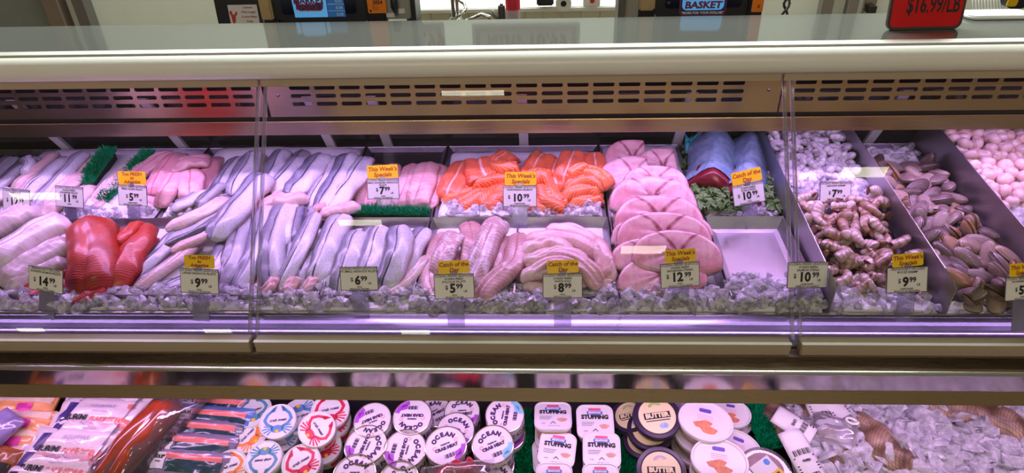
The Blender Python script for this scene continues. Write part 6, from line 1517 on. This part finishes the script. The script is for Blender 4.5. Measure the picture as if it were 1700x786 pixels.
# dark flat salmon packs with a cream badge
M['traydark'] = mat('dark_grey_pack', (.075, .07, .10), .25, var=.4, vscale=20, Coat_Weight=.8); M['traylil'] = mat('lilac_clear_rim', (.24, .20, .32), .2, var=.3, vscale=20, Coat_Weight=.8); M['trayblue'] = mat('blue_pack_side', (.12, .22, .52), .25, var=.3, vscale=15, Coat_Weight=.6)
def badge_pack(px, py, seed, label, hh, blue=False, w_=.225):
    h_, th = .075, .014; F0 = SF(px, py, hh, -4, 14); t = thing('lobster_meat_pack', label, 'seafood pack', F0.translation, 'flat packs with a cream badge')
    mb = MB(); mb.slab(rr(w_, h_, .012), -.03, 0, F0); mb.build('tray', M['trayblue'] if blue else M['traydark'], t, bevel=.002)
    film('lid_film', t, 0, 0, th, F0, w_ / 2, h_ / 2, seed, M['traylil'] if not blue else M['trayblue'])
    drape(t, 'salmon_stripe', -.09, .095, .010, .024, M['coral'], F0, th, seed, w_ / 2, h_ / 2)
    drape(t, 'dark_window', -.04, .098, -.020, .010, M['tealdark'], F0, th, seed, w_ / 2, h_ / 2)
    drape(t, 'cream_badge', -.078, -.045, -.016, .024, M['paper'], F0, th, seed, w_ / 2, h_ / 2, lift=.002)
    drape_text(t, 'lettering', [('LOUIS', .0105, -.0615, .012, .0007, 0), ('WILD', .005, -.0615, .001, .0002, 0)], M['ink'], F0, th, seed, w_ / 2, h_ / 2, .0032)
M['tealdark'] = mat('dark_teal_window', (.02, .06, .07), .25, var=.8, vscale=60, Coat_Weight=.6)
badge_pack(352, 678, 41, 'blue-sided flat pack at the back under the steel lip', .085, True)
badge_pack(348, 698, 42, 'blue-sided flat pack second from the back', .10, True)
badge_pack(330, 720, 43, 'lilac flat pack in the middle of the row', .10)
badge_pack(318, 744, 44, 'flat pack with a clearly readable LOUIS badge, second from the front', .105)
badge_pack(306, 772, 45, 'front flat pack with LOUIS badge and dark teal window', .105)
# ---------------------------------------------------------------- netted clams with paper labels, ice
def net_mat():
    m, n, l, b = new_mat('black_net_over_clams'); g = NT(n, l); tc = g.obj()
    mp = n.new('ShaderNodeMapping'); mp.inputs['Rotation'].default_value = (.3, .5, .785); l.new(tc, mp.inputs['Vector'])
    sx = n.new('ShaderNodeSeparateXYZ'); nz = g.noise(9, 2, tc); l.new(mp.outputs[0], sx.inputs[0])
    def grid(c): return g.ss(g.math('ABSOLUTE', g.math('SINE', g.math('MULTIPLY', g.math('ADD', c, g.math('MULTIPLY', nz, .02)), 520.0))), .12, .30, 1, 0)
    k = g.math('MAXIMUM', grid(sx.outputs[0]), grid(sx.outputs[1]))
    vor = n.new('ShaderNodeTexVoronoi'); vor.inputs['Scale'].default_value = 26; l.new(tc, vor.inputs['Vector'])
    base = g.mix(g.ss(vor.outputs['Distance'], .1, .9), (.52, .34, .22), (.12, .06, .03))
    l.new(g.mix(g.math('MULTIPLY', k, .8), base, (.05, .035, .025)), b.inputs['Base Color']); b.inputs['Roughness'].default_value = .4
    l.new(g.bump(vor.outputs['Distance'], .8, -.006), b.inputs['Normal']); return m
M['net'] = net_mat()
def netbag(px, py, L_, W_, H_, rz, hh, seed, label):
    F0 = SF(px, py, hh, rz); t = thing('netted_clams', label, 'bag of clams', F0.translation, 'net bags of clams')
    rs = random.Random(seed); rings = []; n = 26
    lumps = [(rs.uniform(0, 1), rs.uniform(0, 6.28)) for _ in range(26)]
    for i in range(n + 1):
        s = i / n; r = (max(0, 1 - abs(2 * s - 1) ** 2.8)) ** .6 + .03; ring = []
        for k in range(28):
            a = 2 * math.pi * k / 28; q = 1
            for ls, la in lumps: d = ((s - ls) * 6) ** 2 + (2 - 2 * math.cos(a - la)) * 1.6; q += .10 * math.exp(-d * 2)
            ring.append(F0 @ Vector(((s - .5) * L_, W_ * .5 * r * q * math.cos(a), H_ * .5 * r * q * math.sin(a) * (1 if math.sin(a) > 0 else .5))))
        rings.append(ring)
    mb = MB(); mb.loops(rings); mb.build('net', M['net'], t, smooth=True)
    mb = MB(); mb.tube([F0 @ Vector((-L_ / 2 - .005, 0, 0)), F0 @ Vector((-L_ / 2 - .03, .006, .004)), F0 @ Vector((-L_ / 2 - .04, .016, .002))], [.008, .005, .007], 8); mb.build('net_knot', M['net'], t, smooth=True); return t
netbag(1296, 705, .13, .075, .075, -62, .055, 1, 'netted clams at the left beside the green strip')
netbag(1345, 690, .15, .07, .07, -60, .05, 2, 'netted clams under the white labels at the back')
netbag(1386, 752, .21, .095, .085, -52, .055, 3, 'long brown net bag of clams in the middle front')
netbag(1448, 742, .22, .105, .09, -52, .06, 4, 'big net bag of clams right of the middle one')
netbag(1575, 685, .16, .075, .07, -15, .04, 5, 'netted clams at the back behind the ice heap')
netbag(1655, 700, .17, .08, .075, -35, .045, 6, 'netted clams at the right edge behind the ice')
def paper_label(px, py, w_, h_, rz, hh, label, lines, seed, tx=4, bend=.01):
    F0 = SF(px, py, hh, rz, tx); t = thing('paper_label', label, 'label', F0.translation, 'white paper labels on the netted clams')
    z = lambda x, y: bend * (1 - (x / w_ * 2) ** 2) + .004 * noise.noise(Vector((x * 30 + seed, y * 20, seed)))
    mb = MB(); nx, ny = 8, 12
    vs = [F0 @ Vector((x, y, z(x, y))) for j in range(ny + 1) for i in range(nx + 1) for x, y in [(-w_ / 2 + w_ * i / nx, -h_ / 2 + h_ * j / ny)]]
    mb.add(vs, [(j * (nx + 1) + i, j * (nx + 1) + i + 1, (j + 1) * (nx + 1) + i + 1, (j + 1) * (nx + 1) + i) for j in range(ny) for i in range(nx)])
    o = mb.build('paper', M['paper'], t, smooth=True); sm = o.modifiers.new('t', 'SOLIDIFY'); sm.thickness = .0005
    tmp = MB(); y = h_ / 2 - .012
    for k, s_ in enumerate(lines):
        if s_ == '|':
            for q in range(12): tmp.box(-w_ * .35 + q * w_ * .06, -w_ * .35 + q * w_ * .06 + w_ * (.015 + .012 * (q % 3)), y - .010, y + .004, 0, .0001)
            y -= .020
        elif s_ == '-': tmp.box(-w_ * .42, w_ * .42, y, y + .0028, 0, .0001); y -= .007
        else: text_mb(tmp, s_, .0095, Matrix.Translation((0, y, 0)), bold=.0004); y -= .012
    tmp.v = [F0 @ Vector((v.x, v.y, z(v.x, v.y) + .0022)) for v in tmp.v]; tmp.build('lettering', M['ink'], t)
    return t
paper_label(1336, 765, .062, .15, -164, .118, 'long nutrition label lying on the middle net bag', ['Nutrition Facts', '-', '-', 'Calories', '-', '-', '-', 'clams', '-', '|'], 3)
paper_label(1318, 706, .055, .10, -128, .115, 'tilted white label with barcode at the left of the nets', ['-', '-', '|', '-', 'LIVE'], 5)
paper_label(1365, 690, .06, .07, 10, .10, 'white label at the back between the nets', ['-', '-', '-', '|'], 7)
paper_label(1395, 686, .05, .09, -155, .105, 'upside-down white label at the back by the ice', ['-', '|', '-', '-', '-'], 8)
F0 = SF(1385, 718, .10, -20, 6); t = thing('clear_bag_end', 'crumpled clear bag end with white twist between the net bags', 'bag', F0.translation)
film('film', t, 0, 0, .03, F0, .055, .04, 44, clear('cloudy_bag', (.9, .88, .93), refl=2.5, rough=.08, body=.3, bodycol=(.75, .7, .8)))
mb = MB(); mb.tube([F0 @ Vector((.03 + .014 * math.cos(k * .8), .03 + .008 * math.sin(k * .8), .022 + .001 * k)) for k in range(9)], .0035, 8); mb.build('twist_tie', M['white'], t, smooth=True)
# ice heap: lower bin, right
szf = lambda y: (SHELF0 + SU * ((y - SHELF0.y) / math.cos(TAU))).z
ice(.63, 1.25, 1.02, 1.33, lambda x, y: .055 + .050 * math.exp(-((x - .74) / .16) ** 2) * max(0, 1 - abs(y - 1.17) / .2), 620, 'heap of flaked ice at the lower right among the net bags', 61, FLK, 'snow', szf, 2.0, .85, up=True, name='flaked_ice')
ice(.28, .60, 1.27, 1.35, lambda x, y: .05, 110, 'flaked ice behind the net bags', 62, FLK, 'snow', szf, 1.6, .8, up=True, name='flaked_ice')
ice(.60, 1.25, .92, 1.02, lambda x, y: .04, 200, 'flaked ice at the lower right front edge of the bin', 64, FLK, 'snow', szf, 1.6, .8, up=True, name='flaked_ice')
ice(.36, .60, .92, 1.03, lambda x, y: .02, 120, 'flaked ice at the bottom edge under the net bags', 63, FLK, 'snow', szf, 1.0, .8, up=True, name='flaked_ice')
